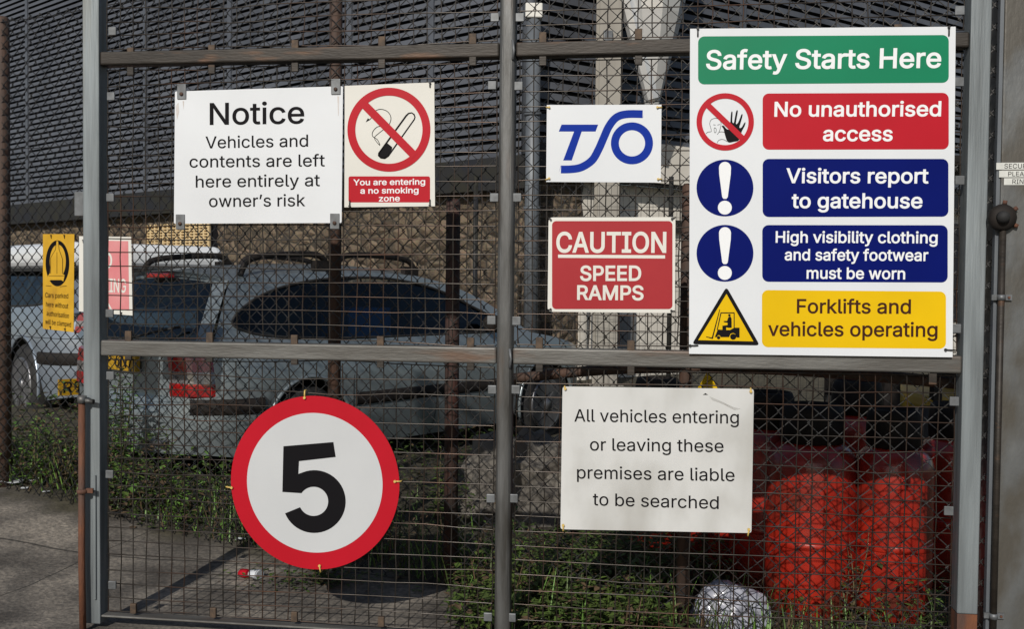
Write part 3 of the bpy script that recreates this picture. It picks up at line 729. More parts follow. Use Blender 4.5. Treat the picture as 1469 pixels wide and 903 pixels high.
for px, py in ((158, 43), (156, 137), (155, 283), (154, 450), (155, 540), (154, 682), (158, 842), (709, 23), (745, 23), (705, 121), (743, 122), (708, 283), (741, 283), (704, 460), (740, 461), (705, 560), (739, 560), (703, 717), (736, 717), (699, 888), (733, 889), (1379, 13), (1378, 116), (1379, 258), (1374, 472), (1371, 577), (1363, 735)):
    tab(px, py, 13, 13, 'galv_clean', d=.008)
# drop bolt on the left stile
X = gx(125, 740); b = MB(); zt_ = gzz(125, 575)
b.tube([(X, yf-.030, .0), (X-.004, yf-.030, .25), (X-.002, yf-.030, zt_)], .0125, 10); db = b.build('drop_bolt', 'rust', gate)
b = MB(); b.tube([(X, yf-.030, zt_-.005), (X, yf-.032, zt_+.02)], .017, 10); b.tube([(X, yf-.03, zt_+.005), (X+.045, yf-.03, zt_)], .009, 8); b.build('bolt_handle', 'centre_steel', db)
b = MB(); zk = gzz(125, 703); b.lathe([(.016, zk-.008), (.021, zk-.006), (.021, zk+.006), (.016, zk+.008)], 14, (X, yf-.030, 0)); b.box(X+.016, X+.042, yf-.034, yf-.026, zk-.005, zk+.012); b.build('bolt_guide', 'rust', db)
b = MB(); b.box(XL1-.022, XL1-.013, yf-.007, yf-.0005, gzz(135, 860), gzz(135, 682)); b.build('latch_strip', 'galv', gate)
b = MB(); x_, z_ = G.hit(112, 293, 0); b.box(x_-.010, XL0-.0005, -.01, .012, z_-.045, z_+.045); b.build('hinge_lug', 'galv_clean', gate, bevel=.003)

# ------------------------------------------------------------------ right gate post, conduit, button, labels
P0 = gx(1428, 450); P1 = P0+.30
post = empty('gate_post', G.w((P0+P1)/2, 0, 0), GATE_A, 'wide grey steel gate post with a scratched face at the right edge', 'post')
hw_ = (P1-P0)/2
b = MB(); b.box(-hw_, hw_, -.05, .16, 0, 3.2); b.build('post_shaft', 'post', post, bevel=.006)
b = MB(); b.box(-hw_-.012, -hw_-.0005, -.045, -.02, .0, 3.19); b.build('edge_strip', 'pipe', post)
yp = -.05
def ppt(px, py, off=yp): x, z = G.hit(px, py, off); return x-(P0+P1)/2, z
xc, zc_ = ppt(1437, 400, yp-.012); ztop = ppt(1437, 318)[1]
cond = MB(); cond.tube([(xc, yp-.012, -.02), (xc, yp-.012, ztop)], .0105, 12)
conduit = empty('conduit', G.w((P0+P1)/2+xc, yp-.012, 0), GATE_A, 'thin grey cable conduit running up the gate post to the bell push', 'conduit')
cond.v = [(v[0]-xc, v[1]-(yp-.012), v[2]) for v in cond.v]; cond.build('tube', 'rail_brown', conduit)
for py in (427, 884):
    z = ppt(1440, py)[1]; b = MB(); b.lathe([(.0108, z-.009), (.0135, z-.009), (.0135, z+.009), (.0108, z+.009)], 14); b.box(.0125, .034, .002, .011, z-.009, z+.009); b.box(-.028, -.0125, .002, .011, z-.009, z+.009)
    s_ = b.build('saddle_clip', 'galv_clean', conduit)
    b = MB(); b.tube([(.024, .002, z), (.024, -.003, z)], .004, 8); b.build('screw', 'rust', s_)
xb, zb_ = ppt(1440, 312, yp-.03)
bell = empty('bell_push', G.w((P0+P1)/2+xb, yp, zb_), GATE_A, 'round black bell push box at the top of the conduit', 'bell push')
b = MB(); b.lathe([(.042, -.0005), (.044, -.02), (.036, -.032), (.020, -.038), (0.0, -.040)], 20, axis='Y'); b.build('housing', 'plastic_black', bell)
b = MB(); b.lathe([(.020, -.0385), (.019, -.052), (.012, -.060), (0, -.062)], 16, (-.006, 0, 0), axis='Y'); b.build('button', 'rubber', bell)
b = MB()
for a in (35, 80, 330): b.tube([(.044*math.cos(R(a)), -.012, .044*math.sin(R(a))), (.056*math.cos(R(a)), -.012, .056*math.sin(R(a)))], .007, 8)
b.build('terminal_lug', 'rust', bell)
for body, x0, y0, y1, lab in (('SECURITY', 1429, 233, 243.5, 'white label strip starting SECU on the grey post, top of its stack'), ('PLEASE', 1433, 244.5, 254.5, 'white label strip starting PLEA on the grey post, middle of its stack'), ('RING', 1440, 255.5, 265.5, 'white label strip starting RIN on the grey post, bottom of its stack')):
    a = G.hit(x0, y1, yp); c = G.hit(x0+(92 if body == 'SECURITY' else 74 if body == 'PLEASE' else 52), y0, yp)
    lo_ = empty('label_strip', G.w((a[0]+c[0])/2, yp, (a[1]+c[1])/2), GATE_A, lab, 'label', 'label strips on the gate post')
    wd_, ht_ = c[0]-a[0], c[1]-a[1]
    b = MB(); b.box(-wd_/2, wd_/2, -.0012, -.0002, -ht_/2, ht_/2); b.build('tape', 'label', lo_)
    vs, fs, tw_, ch = text_mesh(body, .0); k = ht_*.68/ch; off_ = {'SECURITY': 1440.5, 'PLEASE': 1446, 'RING': 1452}[body]; xo = G.hit(off_, y1, yp)[0]-(a[0]+c[0])/2
    b = MB(); b.add([(xo+v[0]*k*1.0, -.0018, -ht_*.34+v[1]*k) for v in vs], fs); b.build('lettering', 's_black', lo_, recalc=False)

# ------------------------------------------------------------------ signs
class Sign:
    """flat sign lying in a plane; its layout is measured on the sign's own face"""
    def __init__(s, name, pl, off, corners, m, label, cat='sign', th=.003, r=.0):
        s.pl, s.off = pl, off
        q = [pl.hit(x, y, off) for x, y in corners]                    # TL TR BR BL
        s.cx = sum(p[0] for p in q)/4; s.cz = sum(p[1] for p in q)/4
        s.root = empty(name, pl.w(s.cx, off, s.cz), pl.a, label, cat)
        loop = [(p[0]-s.cx, p[1]-s.cz) for p in q]
        if r:                                                        # round the corners
            out = []
            for i in range(4):
                p0, p1, p2 = (Vector(loop[(i+j-1) % 4]) for j in range(3))
                a = p1+(p0-p1).normalized()*r; c = p1+(p2-p1).normalized()*r
                for k in range(6):
                    t = k/5; out.append(tuple((a*(1-t)**2+p1*2*t*(1-t)+c*t*t)))
            loop = out
        s.panel(loop, m, th)
    def panel(s, loop, m, th):
        b = MB(); n = len(loop)
        b.poly([loop], lambda x, z: (x, 0, z)); b.poly([loop], lambda x, z: (x, th, z))
        for i in range(n):
            (x0, z0), (x1, z1) = loop[i], loop[(i+1) % n]; b.add([(x0, 0, z0), (x1, 0, z1), (x1, th, z1), (x0, th, z0)], [(0, 1, 2, 3)])
        b.build('panel', m, s.root)
    def at(s, px, py): x, z = s.pl.hit(px, py, s.off); return (x-s.cx, z-s.cz)
    def shape(s, name, loops, m, layer=1, mapped=False):
        lp = loops if mapped else [[s.at(*p) for p in l] for l in loops]
        b = MB(); b.poly(lp, lambda x, z: (x, -.0005*layer, z)); return b.build(name, m, s.root, recalc=False)
    def multi(s, name, polys, m, layer=1):
        b = MB()
        for loops in polys: b.poly([[s.at(*p) for p in l] for l in loops], lambda x, z: (x, -.0005*layer, z))
        return b.build(name, m, s.root, recalc=False)
    def stroke(s, pts, wd):
        out = []; L_ = []; R_ = []
        for i, p in enumerate(pts):
            a = Vector(pts[max(0, i-1)][:2]); c = Vector(pts[min(len(pts)-1, i+1)][:2]); d = (c-a).normalized(); n = Vector((-d.y, d.x))*wd/2
            L_.append((p[0]+n.x, p[1]+n.y)); R_.append((p[0]-n.x, p[1]-n.y))
        return L_+R_[::-1]
    def text(s, lines, m, layer=2, name='lettering'):
        """lines: (text, xl, yl, xr, yr, cap height in the same units, bold)"""
        for body, xl, yl, xr, yr, cap, bold in lines:
            b = MB()
            vs, fs, wd, ch = text_mesh(body, bold)
            a = Vector(s.at(xl, yl)); c = Vector(s.at(xr, yr)); u = (c-a); n = Vector((-u.y, u.x)).normalized()
            t = Vector(s.at(xl, yl-cap)); kz = (t-a).dot(n)/ch
            b.add([(p.x, -.0005*layer, p.y) for p in (a+u*(v[0]/wd)+n*(v[1]*kz) for v in vs)], fs)
            b.build(name, m, s.root, recalc=False)
    def tie(s, px, py, dx, dy, m='tie', r=.0022):
        x, z = s.at(px, py); x2, z2 = s.at(px+dx, py+dy)
        b = MB(); b.tube([(x, .012, z), (x, -.003, z), ((x+x2)/2, -.0045, (z+z2)/2), (x2, -.003, z2), (x2, .02, z2)], r, 6)
        b.lathe([(r*1.7, -.008), (r*1.7, -.001)], 8, (x, 0, z), 'Y'); b.build('cable_tie', m, s.root)
def deg_arc(cx, cy, r, a0, a1, n=40): return [(cx+r*math.cos(R(a0+(a1-a0)*k/n)), cy-r*math.sin(R(a0+(a1-a0)*k/n))) for k in range(n+1)]

# Notice
s = Sign('notice_sign', G, -.012, [(251, 131), (492, 123.5), (490, 320), (249.5, 321)], 'white_notice', 'white metal notice sign headed Notice held by four corner clamps', r=.006)
s.text([('Notice', 301, 178.7, 436.5, 176.7, 31, .009), ('Vehicles and', 295, 212.8, 442, 210.2, 17, .004), ('contents are left', 272, 240.3, 466, 238.6, 17, .004), ('here entirely at', 281, 269, 459, 267, 17, .004), ('owner\u2019s risk', 300, 297, 438, 295.8, 17, .004)], 's_black')
for px, py, dy in ((261, 132, 0), (482, 125, 0), (259, 318, 0), (480.5, 317, 0)):
    x, z = s.at(px, py); b = MB(); b.box(x-.017, x+.017, -.004, -.0008, z-.026, z+.026); b.box(x-.017, x+.017, -.004, .02, z+.026 if py < 200 else z-.029, z+.029 if py < 200 else z-.026); cc = b.build('corner_clamp', 'galv_clean', s.root, bevel=.001)
    b = MB(); b.lathe([(.007, -.004), (.007, -.007), (.0, -.009)], 10, (x, 0, z-.008), 'Y'); b.build('bolt', 'rustdark', cc)
s.multi('rust_run', [[[(484, 138), (486.5, 138), (486, 166), (485, 166)]], [[(252, 152), (256, 147), (257, 160), (254, 172)]], [[(262, 145), (264, 145), (263.5, 158)]]], 'rust_stain', 1)
# No smoking
s = Sign('no_smoking_sign', G, -.012, [(494.5, 123), (623, 118), (624, 296), (494, 297.5)], 'cream', 'small no smoking sign with crossed out cigarette beside the Notice sign')
C = (558.0, 186.0)
def o_(p): return (490+p[0]/4.753, 110+p[1]/4.753)
cig = [o_(p) for p in ((250, 520), (437, 262), (455, 246), (478, 242), (498, 254), (505, 275), (500, 293), (322, 545), (296, 562), (266, 558), (248, 540))]
cig_in = [o_(p) for p in ((268, 515), (445, 270), (460, 254), (478, 250), (491, 261), (497, 277), (492, 290), (315, 538), (296, 550), (270, 548), (258, 535))]
s.multi('cigarette', [[cig, cig_in[::-1]], [[o_(p) for p in ((250, 520), (300, 460), (315, 455), (345, 480), (345, 490), (318, 545), (296, 562), (266, 558), (248, 540))]]], 's_black', 2)
sm = [s.stroke(catmull([o_(p) for p in q], 8), wd) for q, wd in (([(172, 300), (200, 285), (222, 240), (262, 222), (305, 232), (332, 262), (335, 300), (310, 340), (250, 340), (215, 372), (212, 405), (245, 430), (262, 465)], .9), ([(300, 350), (255, 385), (225, 415), (240, 445), (262, 470)], .8))]
s.multi('smoke', [[p] for p in sm] + [[[o_(p) for p in ((165, 310), (180, 283), (195, 294))]]], 's_black', 2)
s.shape('prohibition_ring', [[(C[0]+59.5*math.cos(R(a)), C[1]+60.3*math.sin(R(a))) for a in range(0, 360, 4)], [(C[0]+48.2*math.cos(R(-a)), C[1]+49*math.sin(R(-a))) for a in range(0, 360, 4)]], 's_red', 3)
d45 = Vector((1, 1.02)).normalized(); nn = Vector((-d45.y, d45.x))*5.8; A_ = Vector(C)-d45*53; B_ = Vector(C)+d45*53
s.shape('prohibition_bar', [[tuple(A_+nn), tuple(B_+nn), tuple(B_-nn), tuple(A_-nn)]], 's_red', 4)
s.shape('text_panel', [rrect(500, 617, 253, 290.5, 3)], 's_red', 1)
s.text([('You are entering', 507, 265.8, 610, 264.8, 8.4, .014), ('a no smoking', 517, 277.8, 600.5, 277, 8.4, .014), ('zone', 543.6, 289, 573.7, 288.6, 8.4, .014)], 's_white')
for px, py, dy in ((617, 119, 6), (502, 296, -8), (617, 295, -8)): s.tie(px, py, 0, dy, 'tie_black', .0024)
# logo sign
s = Sign('logo_sign', G, -.012, [(784.5, 150.5), (949, 150), (948, 262), (783.5, 261)], 'white', 'small white sign with blue curving letter logo wired beside the middle stile')
def t_(p): return (700+p[0]/3.011, p[1]/3.011)
s.shape('letter_t', [[t_(p) for p in ((318, 538), (476, 538), (465, 568), (405, 568), (362, 693), (325, 693), (372, 568), (306, 568))]], 's_logo')
cen = catmull([t_(p) for p in ((674, 493), (600, 493), (555, 507), (523, 545), (500, 595), (478, 645), (450, 692), (405, 722), (360, 731), (311, 732))], 8)
sl = s.stroke(cen, 11.2); h_ = len(sl)//2
sl[0] = t_((668, 510)); sl[-1] = t_((680, 477)); sl[h_-1] = t_((306, 748)); sl[h_] = t_((316, 716))
s.shape('letter_s', [sl], 's_logo')
s.shape('letter_o', [deg_arc(700+622/3.011, 619/3.011, 30.2, 0, 354, 59), deg_arc(700+622/3.011, 619/3.011, 18.8, 354, 0, 59)], 's_logo')
for px, py, dx, dy in ((788, 154, -4, 0), (943, 154, 6, 0), (788, 256, -5, 2), (944, 257, 5, 0)): s.tie(px, py, dx, dy)
# caution
s = Sign('caution_sign', G, -.012, [(787, 312), (969, 311.5), (968, 449.5), (785.5, 447.5)], 'cream', 'faded red caution speed ramps sign with a cream border', r=.016)
def c_(p): return (700+p[0]/3.011, 300+p[1]/3.011)
s.shape('red_field', [[c_(p) for p in rrect(277, 797, 52, 433, 18)]], 's_red2')
s.text([('CAUTION', *c_((295, 186)), *c_((770, 187)), 29, .018), ('SPEED', *c_((398, 309)), *c_((662, 309)), 21.4, .019), ('RAMPS', *c_((385, 391)), *c_((672, 393)), 20.6, .019)], 'cream')
s.shape('underline', [[c_(p) for p in ((303, 197), (765, 200), (765, 214), (303, 211))]], 'cream', 2)
for px, py, dx, dy in ((790, 315, -4, -2), (964, 314, 5, -2), (790, 444, -4, 1), (963, 446, 5, 1)): s.tie(px, py, dx, dy, 'tie_black')
# safety board
s = Sign('safety_board', G, -.040, [(990, 41), (1371, 38), (1366.5, 513), (988.5, 508)], 'white', 'large white safety board with green, red, blue and yellow panels', th=.004)
for m, xl, yt, xr, yt2, yb, yb2, nm in (('s_green', 1001.5, 52, 1361, 50, 121, 118.6, 'green_panel'), ('s_red', 1094, 134, 1361, 133, 214.8, 214.3, 'red_panel'), ('s_blue', 1094, 228, 1360.5, 228, 311.5, 311, 'blue_panel'), ('s_blue', 1093.5, 323, 1359.5, 323.3, 404.5, 405.6, 'blue_panel'), ('s_yellow', 1093, 416.4, 1357, 418.6, 498.5, 500.8, 'yellow_panel')):
    lp = [((x-xl)/(xr-xl), (y-yb)/(yt-yb)) for x, y in rrect(xl, xr, min(yt, yb), max(yt, yb), 9)]
    s.shape(nm, [[(xl+(xr-xl)*u, (yb+(yb2-yb)*u)*(1-v)+(yt+(yt2-yt)*u)*v) for u, v in lp]], m)
s.text([('Safety Starts Here', 1012.6, 99.2, 1349.8, 96.5, 27.5, .015), ('No unauthorised', 1110.7, 166.9, 1349.8, 166.3, 21, .015), ('access', 1180.4, 202, 1280.3, 202, 21, .015), ('Visitors report', 1127.6, 262.3, 1331.8, 262.8, 21, .015), ('to gatehouse', 1135.5, 298.2, 1323, 298.5, 21, .015), ('High visibility clothing', 1112.6, 348, 1344.8, 349, 16.3, .014), ('and safety footwear', 1125.6, 373.4, 1331.5, 374.4, 16.3, .014), ('must be worn', 1157, 399.8, 1298.3, 400.7, 16.3, .014)], 's_white')
s.text([('Forklifts and', 1143, 449.4, 1306.6, 450.2, 20.2, .013), ('vehicles operating', 1101.7, 482, 1344.8, 483.4, 20.2, .013)], 's_brown', name='brown_lettering')
c0 = (1040.3, 174.8)
def a_(p): return (980+p[0]/4.515, 30+p[1]/4.515)
hand = catmull([a_(p) for p in ((290, 785), (270, 735), (262, 700), (250, 682), (262, 678), (282, 700), (300, 700), (305, 660), (308, 620), (312, 590), (320, 592), (318, 650), (328, 660), (336, 620), (345, 582), (354, 584), (345, 640), (342, 668), (355, 660), (368, 630), (378, 605), (385, 610), (372, 660), (364, 690), (378, 690), (395, 662), (404, 657), (398, 680), (380, 715), (372, 745), (358, 775), (330, 782))], 3, True)
s.shape('hand', [hand], 's_black', 2)
face = [s.stroke(catmull([a_(p) for p in q], 6), .55) for q in ([(148, 730), (160, 720), (182, 715), (178, 690), (172, 665), (182, 640), (210, 630), (235, 640), (245, 660), (242, 690), (232, 720), (220, 735)], [(200, 700), (205, 692), (214, 700), (212, 720), (203, 722), (200, 700)], [(195, 672), (210, 674)], [(222, 674), (238, 670)], [(220, 790), (232, 772), (260, 768), (285, 782)], [(232, 720), (250, 718), (268, 722)])]
s.multi('figure_outline', [[p] for p in face], 's_black', 2)
s.shape('prohibition_ring', [deg_arc(c0[0], c0[1], 41.2, 0, 354, 59), deg_arc(c0[0], c0[1], 33.4, 354, 0, 59)], 's_red', 3)
d45 = Vector((1, .96)).normalized(); nn = Vector((-d45.y, d45.x))*4.2; A_ = Vector(c0)-d45*36; B_ = Vector(c0)+d45*36
s.shape('prohibition_bar', [[tuple(A_+nn), tuple(B_+nn), tuple(B_-nn), tuple(A_-nn)]], 's_red', 4)
for cy in (269.8, 363.6):
    s.shape('blue_disc', [deg_arc(1040, cy, 40.8, 0, 354, 59)], 's_blue', 1)
    body = deg_arc(1040, cy-29, 8.6, 180, 0, 16) + [(1048.3, cy-20), (1044, cy+13), (1042, cy+15.5), (1038, cy+15.5), (1036, cy+13), (1031.7, cy-20)]
    s.multi('exclamation_mark', [[body], [deg_arc(1039.8, cy+28.2, 10, 0, 345, 23)]], 's_white', 2)
def f_(p): return (990+p[0]/8.209, 400+p[1]/8.209)
def rtri(P, r):
    out = []
    for i in range(3):
        p0, p1, p2 = (Vector(P[(i+j-1) % 3]) for j in range(3)); a = p1+(p0-p1).normalized()*r; c = p1+(p2-p1).normalized()*r
        for k in range(6): t = k/5; out.append(tuple(a*(1-t)**2+p1*2*t*(1-t)+c*t*t))
    return out
s.shape('warning_border', [[f_(p) for p in rtri([(428, 95), (20, 775), (822, 788)], 50)]], 's_black', 1)
s.shape('warning_field', [[f_(p) for p in ((428, 180), (95, 725), (745, 740))]], 's_yellow', 2)
fk = [[[f_(p) for p in ((290, 690), (325, 600), (380, 603), (380, 555), (440, 548), (440, 575), (425, 575), (425, 605), (395, 605), (395, 606), (470, 606), (520, 578), (582, 578), (582, 695), (548, 695), (530, 650), (505, 640), (475, 650), (458, 690), (360, 690), (350, 670), (330, 665), (312, 690))]],
      [[f_(p) for p in ((345, 362), (353, 364), (268, 710), (258, 710), (188, 690), (190, 681), (255, 695))]],
      [[f_(p) for p in ((358, 398), (524, 398), (524, 580), (513, 580), (513, 410), (368, 410), (325, 605), (314, 605))]],
      [[f_(p) for p in circ(462, 432, 15, 20)]],
      [[f_(p) for p in ((450, 455), (475, 445), (488, 470), (490, 580), (440, 580), (440, 520), (395, 512), (395, 500), (435, 498))]],
      [[f_(p) for p in circ(335, 696, 20, 20)]], [[f_(p) for p in circ(507, 685, 36, 24)]]]
s.multi('forklift_pictogram', fk, 's_black', 3)
for px, py, dx, dy in ((1001, 41, 0, 11), (1361, 39, 0, 12), (990, 496, 11, 0), (1356, 502, 14, 1)): s.tie(px, py, dx, dy, 'tie_black', .0026)
# search notice
s = Sign('search_notice', G, -.012, [(807, 555), (1081.5, 558.5), (1078, 765.5), (804, 760)], 'white_dirty', 'scuffed dirty white sign about searching vehicles in the lower right bay', r=.010)
s.text([('All vehicles entering', 823.9, 605.2, 1059.9, 608.2, 17.8, .004), ('or leaving these', 846.4, 646.8, 1038, 649.2, 17.8, .004), ('premises are liable', 827.8, 687, 1053.8, 691, 17.8, .004), ('to be searched', 850.4, 725.5, 1031, 730.8, 17.8, .004)], 's_black')
for px, py, dx, dy in ((811, 558, -1, -3), (1077, 562, 0, -4), (808, 754, 0, 8), (1074, 760, -1, 9)): s.tie(px, py, dx, dy, 'tie', .0028)
s.shape('scratch', [[(1008, 567), (1012, 564.5), (1016, 567), (1011, 567)]], 's_black', 1)
s.multi('scuff', [[s.stroke(catmull([(1018+i*1.5, 570+i*2), (1035+i, 577+i*1.5), (1052, 585+i*1.3), (1062-i*3, 587+i)], 4), .3)] for i in range(3)], 'rubble', 1)
# speed limit
q = G.hit(450.7, 693.4, -.014)
s = Sign.__new__(Sign); s.pl, s.off, s.cx, s.cz = G, -.014, q[0], q[1]
s.root = empty('speed_limit_sign', G.w(q[0], -.014, q[1]), GATE_A, 'round red rimmed speed sign with a black 5 in the lower left bay', 'sign')
RX = .3155
s.panel([(RX*math.cos(R(a)), RX*math.sin(R(a))) for a in range(0, 360, 3)], 's_red', .003)
s.shape('white_disc', [[(RX*.805*math.cos(R(a)), RX*.805*math.sin(R(a))) for a in range(0, 360, 3)]], 'white_grey', 1, True)
def v_(p): return (320+p[0]/3.346, 560+p[1]/3.346)
five = [v_(p) for p in ((290, 270), (530, 250), (541, 322), (365, 342), (362, 403))] + [v_(p) for p in deg_arc(438, 536, 151, 112, -158, 40)] + [v_(p) for p in ((370, 563),)] + [v_(p) for p in deg_arc(435, 535, 70, -150, 146, 36)] + [v_((285, 490))]
s.shape('numeral_five', [five], 's_black', 2)
for px, py, dx, dy in ((437.5, 571, 0, -10), (459, 812, 1, 9), (333, 700, -8, -1), (567, 691, 8, 0)): s.tie(px, py, dx, dy, 'tie', .0028)
# clamping warning on the fence
s = Sign('clamping_sign', F, -.012, [(61.5, 336), (106.5, 336), (105.5, 477), (61.5, 472)], 'yellow_old', 'old yellow sign with a clamped wheel, hung on the diamond wire fence', th=.002)
s.shape('wheel', [[(82.5+17*math.cos(R(a)), 378+33*math.sin(R(a))) for a in range(0, 360, 5)], [(83+11.5*math.cos(R(-a)), 375+24*math.sin(R(-a))) for a in range(0, 360, 5)]], 's_black', 1)
s.shape('clamp', [[(81, 346), (84, 346), (84.5, 358), (90, 372), (90, 393), (93, 395), (91, 404), (88, 402), (73, 402), (70, 404), (69, 396), (72, 392), (73, 370), (80, 358)]], 'yellow_old', 2)
s.multi('clamp_outline', [[s.stroke(q_, .6)] for q_ in ([(81, 346), (80, 358), (73, 370), (73, 393)], [(84, 346), (85, 358), (90, 372), (90, 393)], [(70, 396), (93, 396)], [(66, 410), (74, 411)], [(86, 411.5), (96, 410.5)], [(82, 362), (82, 393)])], 's_black', 3)
s.text([('Cars parked', 65, 427, 98, 428.5, 7, .004), ('here without', 66, 440, 98, 443, 7, .004), ('authorisation', 67, 453, 99, 457, 7, .004), ('will be clamped', 65, 465, 102, 469.5, 7, .004)], 's_black')
for px, py, dx, dy in ((74, 338, 0, 4), (93, 338, 0, 4), (73, 469, 0, 4), (94, 472, 0, 4)): s.tie(px, py, dx, dy, 'tie_black', .0018)
# faded no parking
s = Sign('no_parking_sign', F, -.012, [(113.5, 339), (188, 340), (190, 453), (113, 447)], 'cream', 'sun faded pink and white no parking sign half hidden by the left stile', th=.002)
s.shape('faded_field', [[(124, 345), (184, 346), (185.5, 446), (124, 441)]], 'pink', 1)
s.text([('NO', 132, 384, 161, 385, 22, .01), ('PARKING', 125, 418, 181, 420, 19, .012)], 'cream')
s.multi('white_streak', [[[(153, 432), (154.5, 432), (162, 446), (159, 446)]], [[(150, 404), (152, 408), (151, 420), (150, 420)]]], 'cream', 2)
for px, py in ((175, 449), (120, 345)): s.tie(px, py, 0, 4, 'tie_black', .0018)

# ------------------------------------------------------------------ red gas cylinders behind the fence, right
def make_cyl(x, y, h, r, label, rz=0):
    root = empty('gas_cylinder', (x, y, gz(x, y)), rz, label, 'gas cylinder', 'red gas cylinders behind the lower right bay')
    b = MB(); bt = .03
    prof = [(r*.9, .0), (r*.9, bt), (r*.97, bt+.02), (r, bt+.06)] + [(r, bt+.06+(h-.26-bt-.06)*k/6) for k in range(1, 7)]
    for k in range(1, 8): a = R(90*k/7); prof.append((r*.32+(r*.68)*math.cos(a), h-.26+.11*math.sin(a)))
    prof += [(0.045, h-.145), (.045, h-.12), (0, h-.12)]
    b.lathe(prof, 28); b.build('shell', 'cyl_red', root)
    b = MB(); q = r*.70
    b.lathe([(q*.93, h-.165), (q, h-.16), (q*1.03, h-.10), (q*1.0, h-.03), (q*.93, h-.005), (q*.86, h), (q*.80, h-.02), (q*.86, h-.08), (q*.84, h-.15)], 24); b.build('valve_guard', 'plastic_black', root)
    b = MB(); b.lathe([(.02, h-.13), (.02, h-.06), (.012, h-.04), (0, h-.04)], 10); b.tube([(0, 0, h-.08), (.05, 0, h-.08)], .010, 8); b.build('valve', 'brass', root)
    b = MB(); b.lathe([(r*1.0, .30), (r*1.012, .305), (r*1.012, .325), (r*1.0, .33)], 28); b.build('weld_bead', 'cyl_red', root)
    return root
def col_at(px, d): return (px-734.5)/FPX*d
for px, d, h, r, lab in ((1104, 4.28, .93, .165, 'red gas cylinder behind the white lump, leftmost of those in sunlight'), (1168, 4.02, .90, .187, 'bright red gas cylinder standing just right of the search notice'), (1287, 3.95, .89, .160, 'red gas cylinder nearest the right stile of the gate'),
                          (1375, 4.35, .86, .165, 'red gas cylinder half hidden behind the right stile'), (1040, 4.62, .88, .165, 'red gas cylinder in shadow behind the search notice, right of its pair'), (945, 4.85, .86, .16, 'red gas cylinder in shadow behind the search notice, left of its pair'), (1232, 4.62, .93, .165, 'red gas cylinder at the back between the two sunlit ones')):
    make_cyl(col_at(px, d+.3), d+.3, h, r*1.02, lab, R(random.uniform(0, 360)))

# ------------------------------------------------------------------ forklift in the yard
fk = empty('forklift_truck', (col_at(1392, 6.3), 6.3, .05), R(8), 'yellow forklift truck standing behind the gas cylinders at the right', 'forklift')
b = MB(); b.box(-.55, .75, -.5, .5, .30, .62); b.build('body', 'fork_yellow', fk, bevel=.05)
b = MB(); b.box(.55, .95, -.5, .5, .24, .74); b.build('counterweight', 'fork_yellow', fk, bevel=.08)
b = MB(); b.box(-.05, .35, -.24, .24, .63, .74); b.box(.28, .38, -.24, .24, .74, 1.08); b.build('seat', 'plastic_black', fk, bevel=.03)
for x in (-.5, .62):
    for y in (-.46, .46): b = MB(); b.box(x-.025, x+.025, y-.025, y+.025, .60, 1.98); b.build('guard_post', 'plastic_black', fk)
b = MB(); b.box(-.6, .7, -.5, .5, 1.98, 2.02)
b.build('overhead_guard', 'plastic_black', fk)
for y in (-.35, .35): b = MB(); b.box(-.78, -.68, y-.04, y+.04, .08, 2.0); b.build('mast_rail', 'plastic_black', fk)
for y in (-.28, .28): b = MB(); b.box(-1.75, -.80, y-.05, y+.05, .05, .085); b.box(-.80, -.785, y-.05, y+.05, .05, .55); b.build('fork_arm', 'centre_steel', fk)
for x, r in ((-.42, .30), (.62, .26)):
    for y in (-.47, .47):
        b = MB(); b.lathe([(r*.5, -.09), (r*.95, -.09), (r, -.05), (r, .05), (r*.95, .09), (r*.5, .09)], 22, (x, y, r), 'Y'); wl = b.build('wheel', 'rubber', fk)
        b = MB(); b.lathe([(r*.5, -.07), (r*.5, .07)], 16, (x, y, r), 'Y'); b.build('rim', 'fork_yellow', wl)
# small warning triangle behind the rail
tx, tz = col_at(1017, 4.55), None
wt = empty('warning_triangle', (tx, 4.55, gz(tx, 4.55)), R(-6), 'small yellow triangular warning board peeping over the search notice', 'warning board')
zc2 = 1.30-(537-412)/FPX*4.55-gz(tx, 4.55)
b = MB(); tri = rtri([(0, zc2+.012), (-.075, zc2-.12), (.075, zc2-.12)], .012); b.poly([tri], lambda x, z: (x, 0, z)); b.poly([tri], lambda x, z: (x, .01, z))
for i in range(len(tri)): p, q_ = tri[i], tri[(i+1) % len(tri)]; b.add([(p[0], 0, p[1]), (q_[0], 0, q_[1]), (q_[0], .01, q_[1]), (p[0], .01, p[1])], [(0, 1, 2, 3)])
b.build('board', 's_yellow', wt)
b = MB(); b.tube([(0, .02, .0), (0, .02, zc2-.1)], .015, 8); b.build('pole', 'rustdark', wt)
b = MB(); b.lathe([(.09, -.02), (.09, .03), (.04, .06), (0, .06)], 16); b.build('foot', 'rubber', wt)

# ------------------------------------------------------------------ heap, bag, litter
def lump(name, loc, sx, sy, sz, m, label, cat, seed, amp=.2, sub=4, freq=5, creases=0., rz=0):
    from mathutils import noise
    bm = bmesh.new(); bmesh.ops.create_icosphere(bm, subdivisions=sub, radius=1)
    for v in bm.verts:
        p = v.co.copy(); n = noise.noise(p*freq*.4+Vector((seed, 0, 0)))*amp + noise.noise(p*freq+Vector((0, seed, 0)))*amp*.4
        if creases: n -= creases*abs(noise.noise(p*freq*.9+Vector((seed, 3, 1))))
        v.co = p*(1+n); v.co.z = max(v.co.z, -.45)
        v.co.x *= sx; v.co.y *= sy; v.co.z = (v.co.z+.4)*sz
    me = bpy.data.meshes.new(name); bm.to_mesh(me); bm.free()
    for p in me.polygons: p.use_smooth = name != 'rubble_heap'
    me.materials.append(M[m]); o = bpy.data.objects.new(name, me); COL.objects.link(o); o.location = loc; o.rotation_euler[2] = rz
    return tag(o, label, cat)
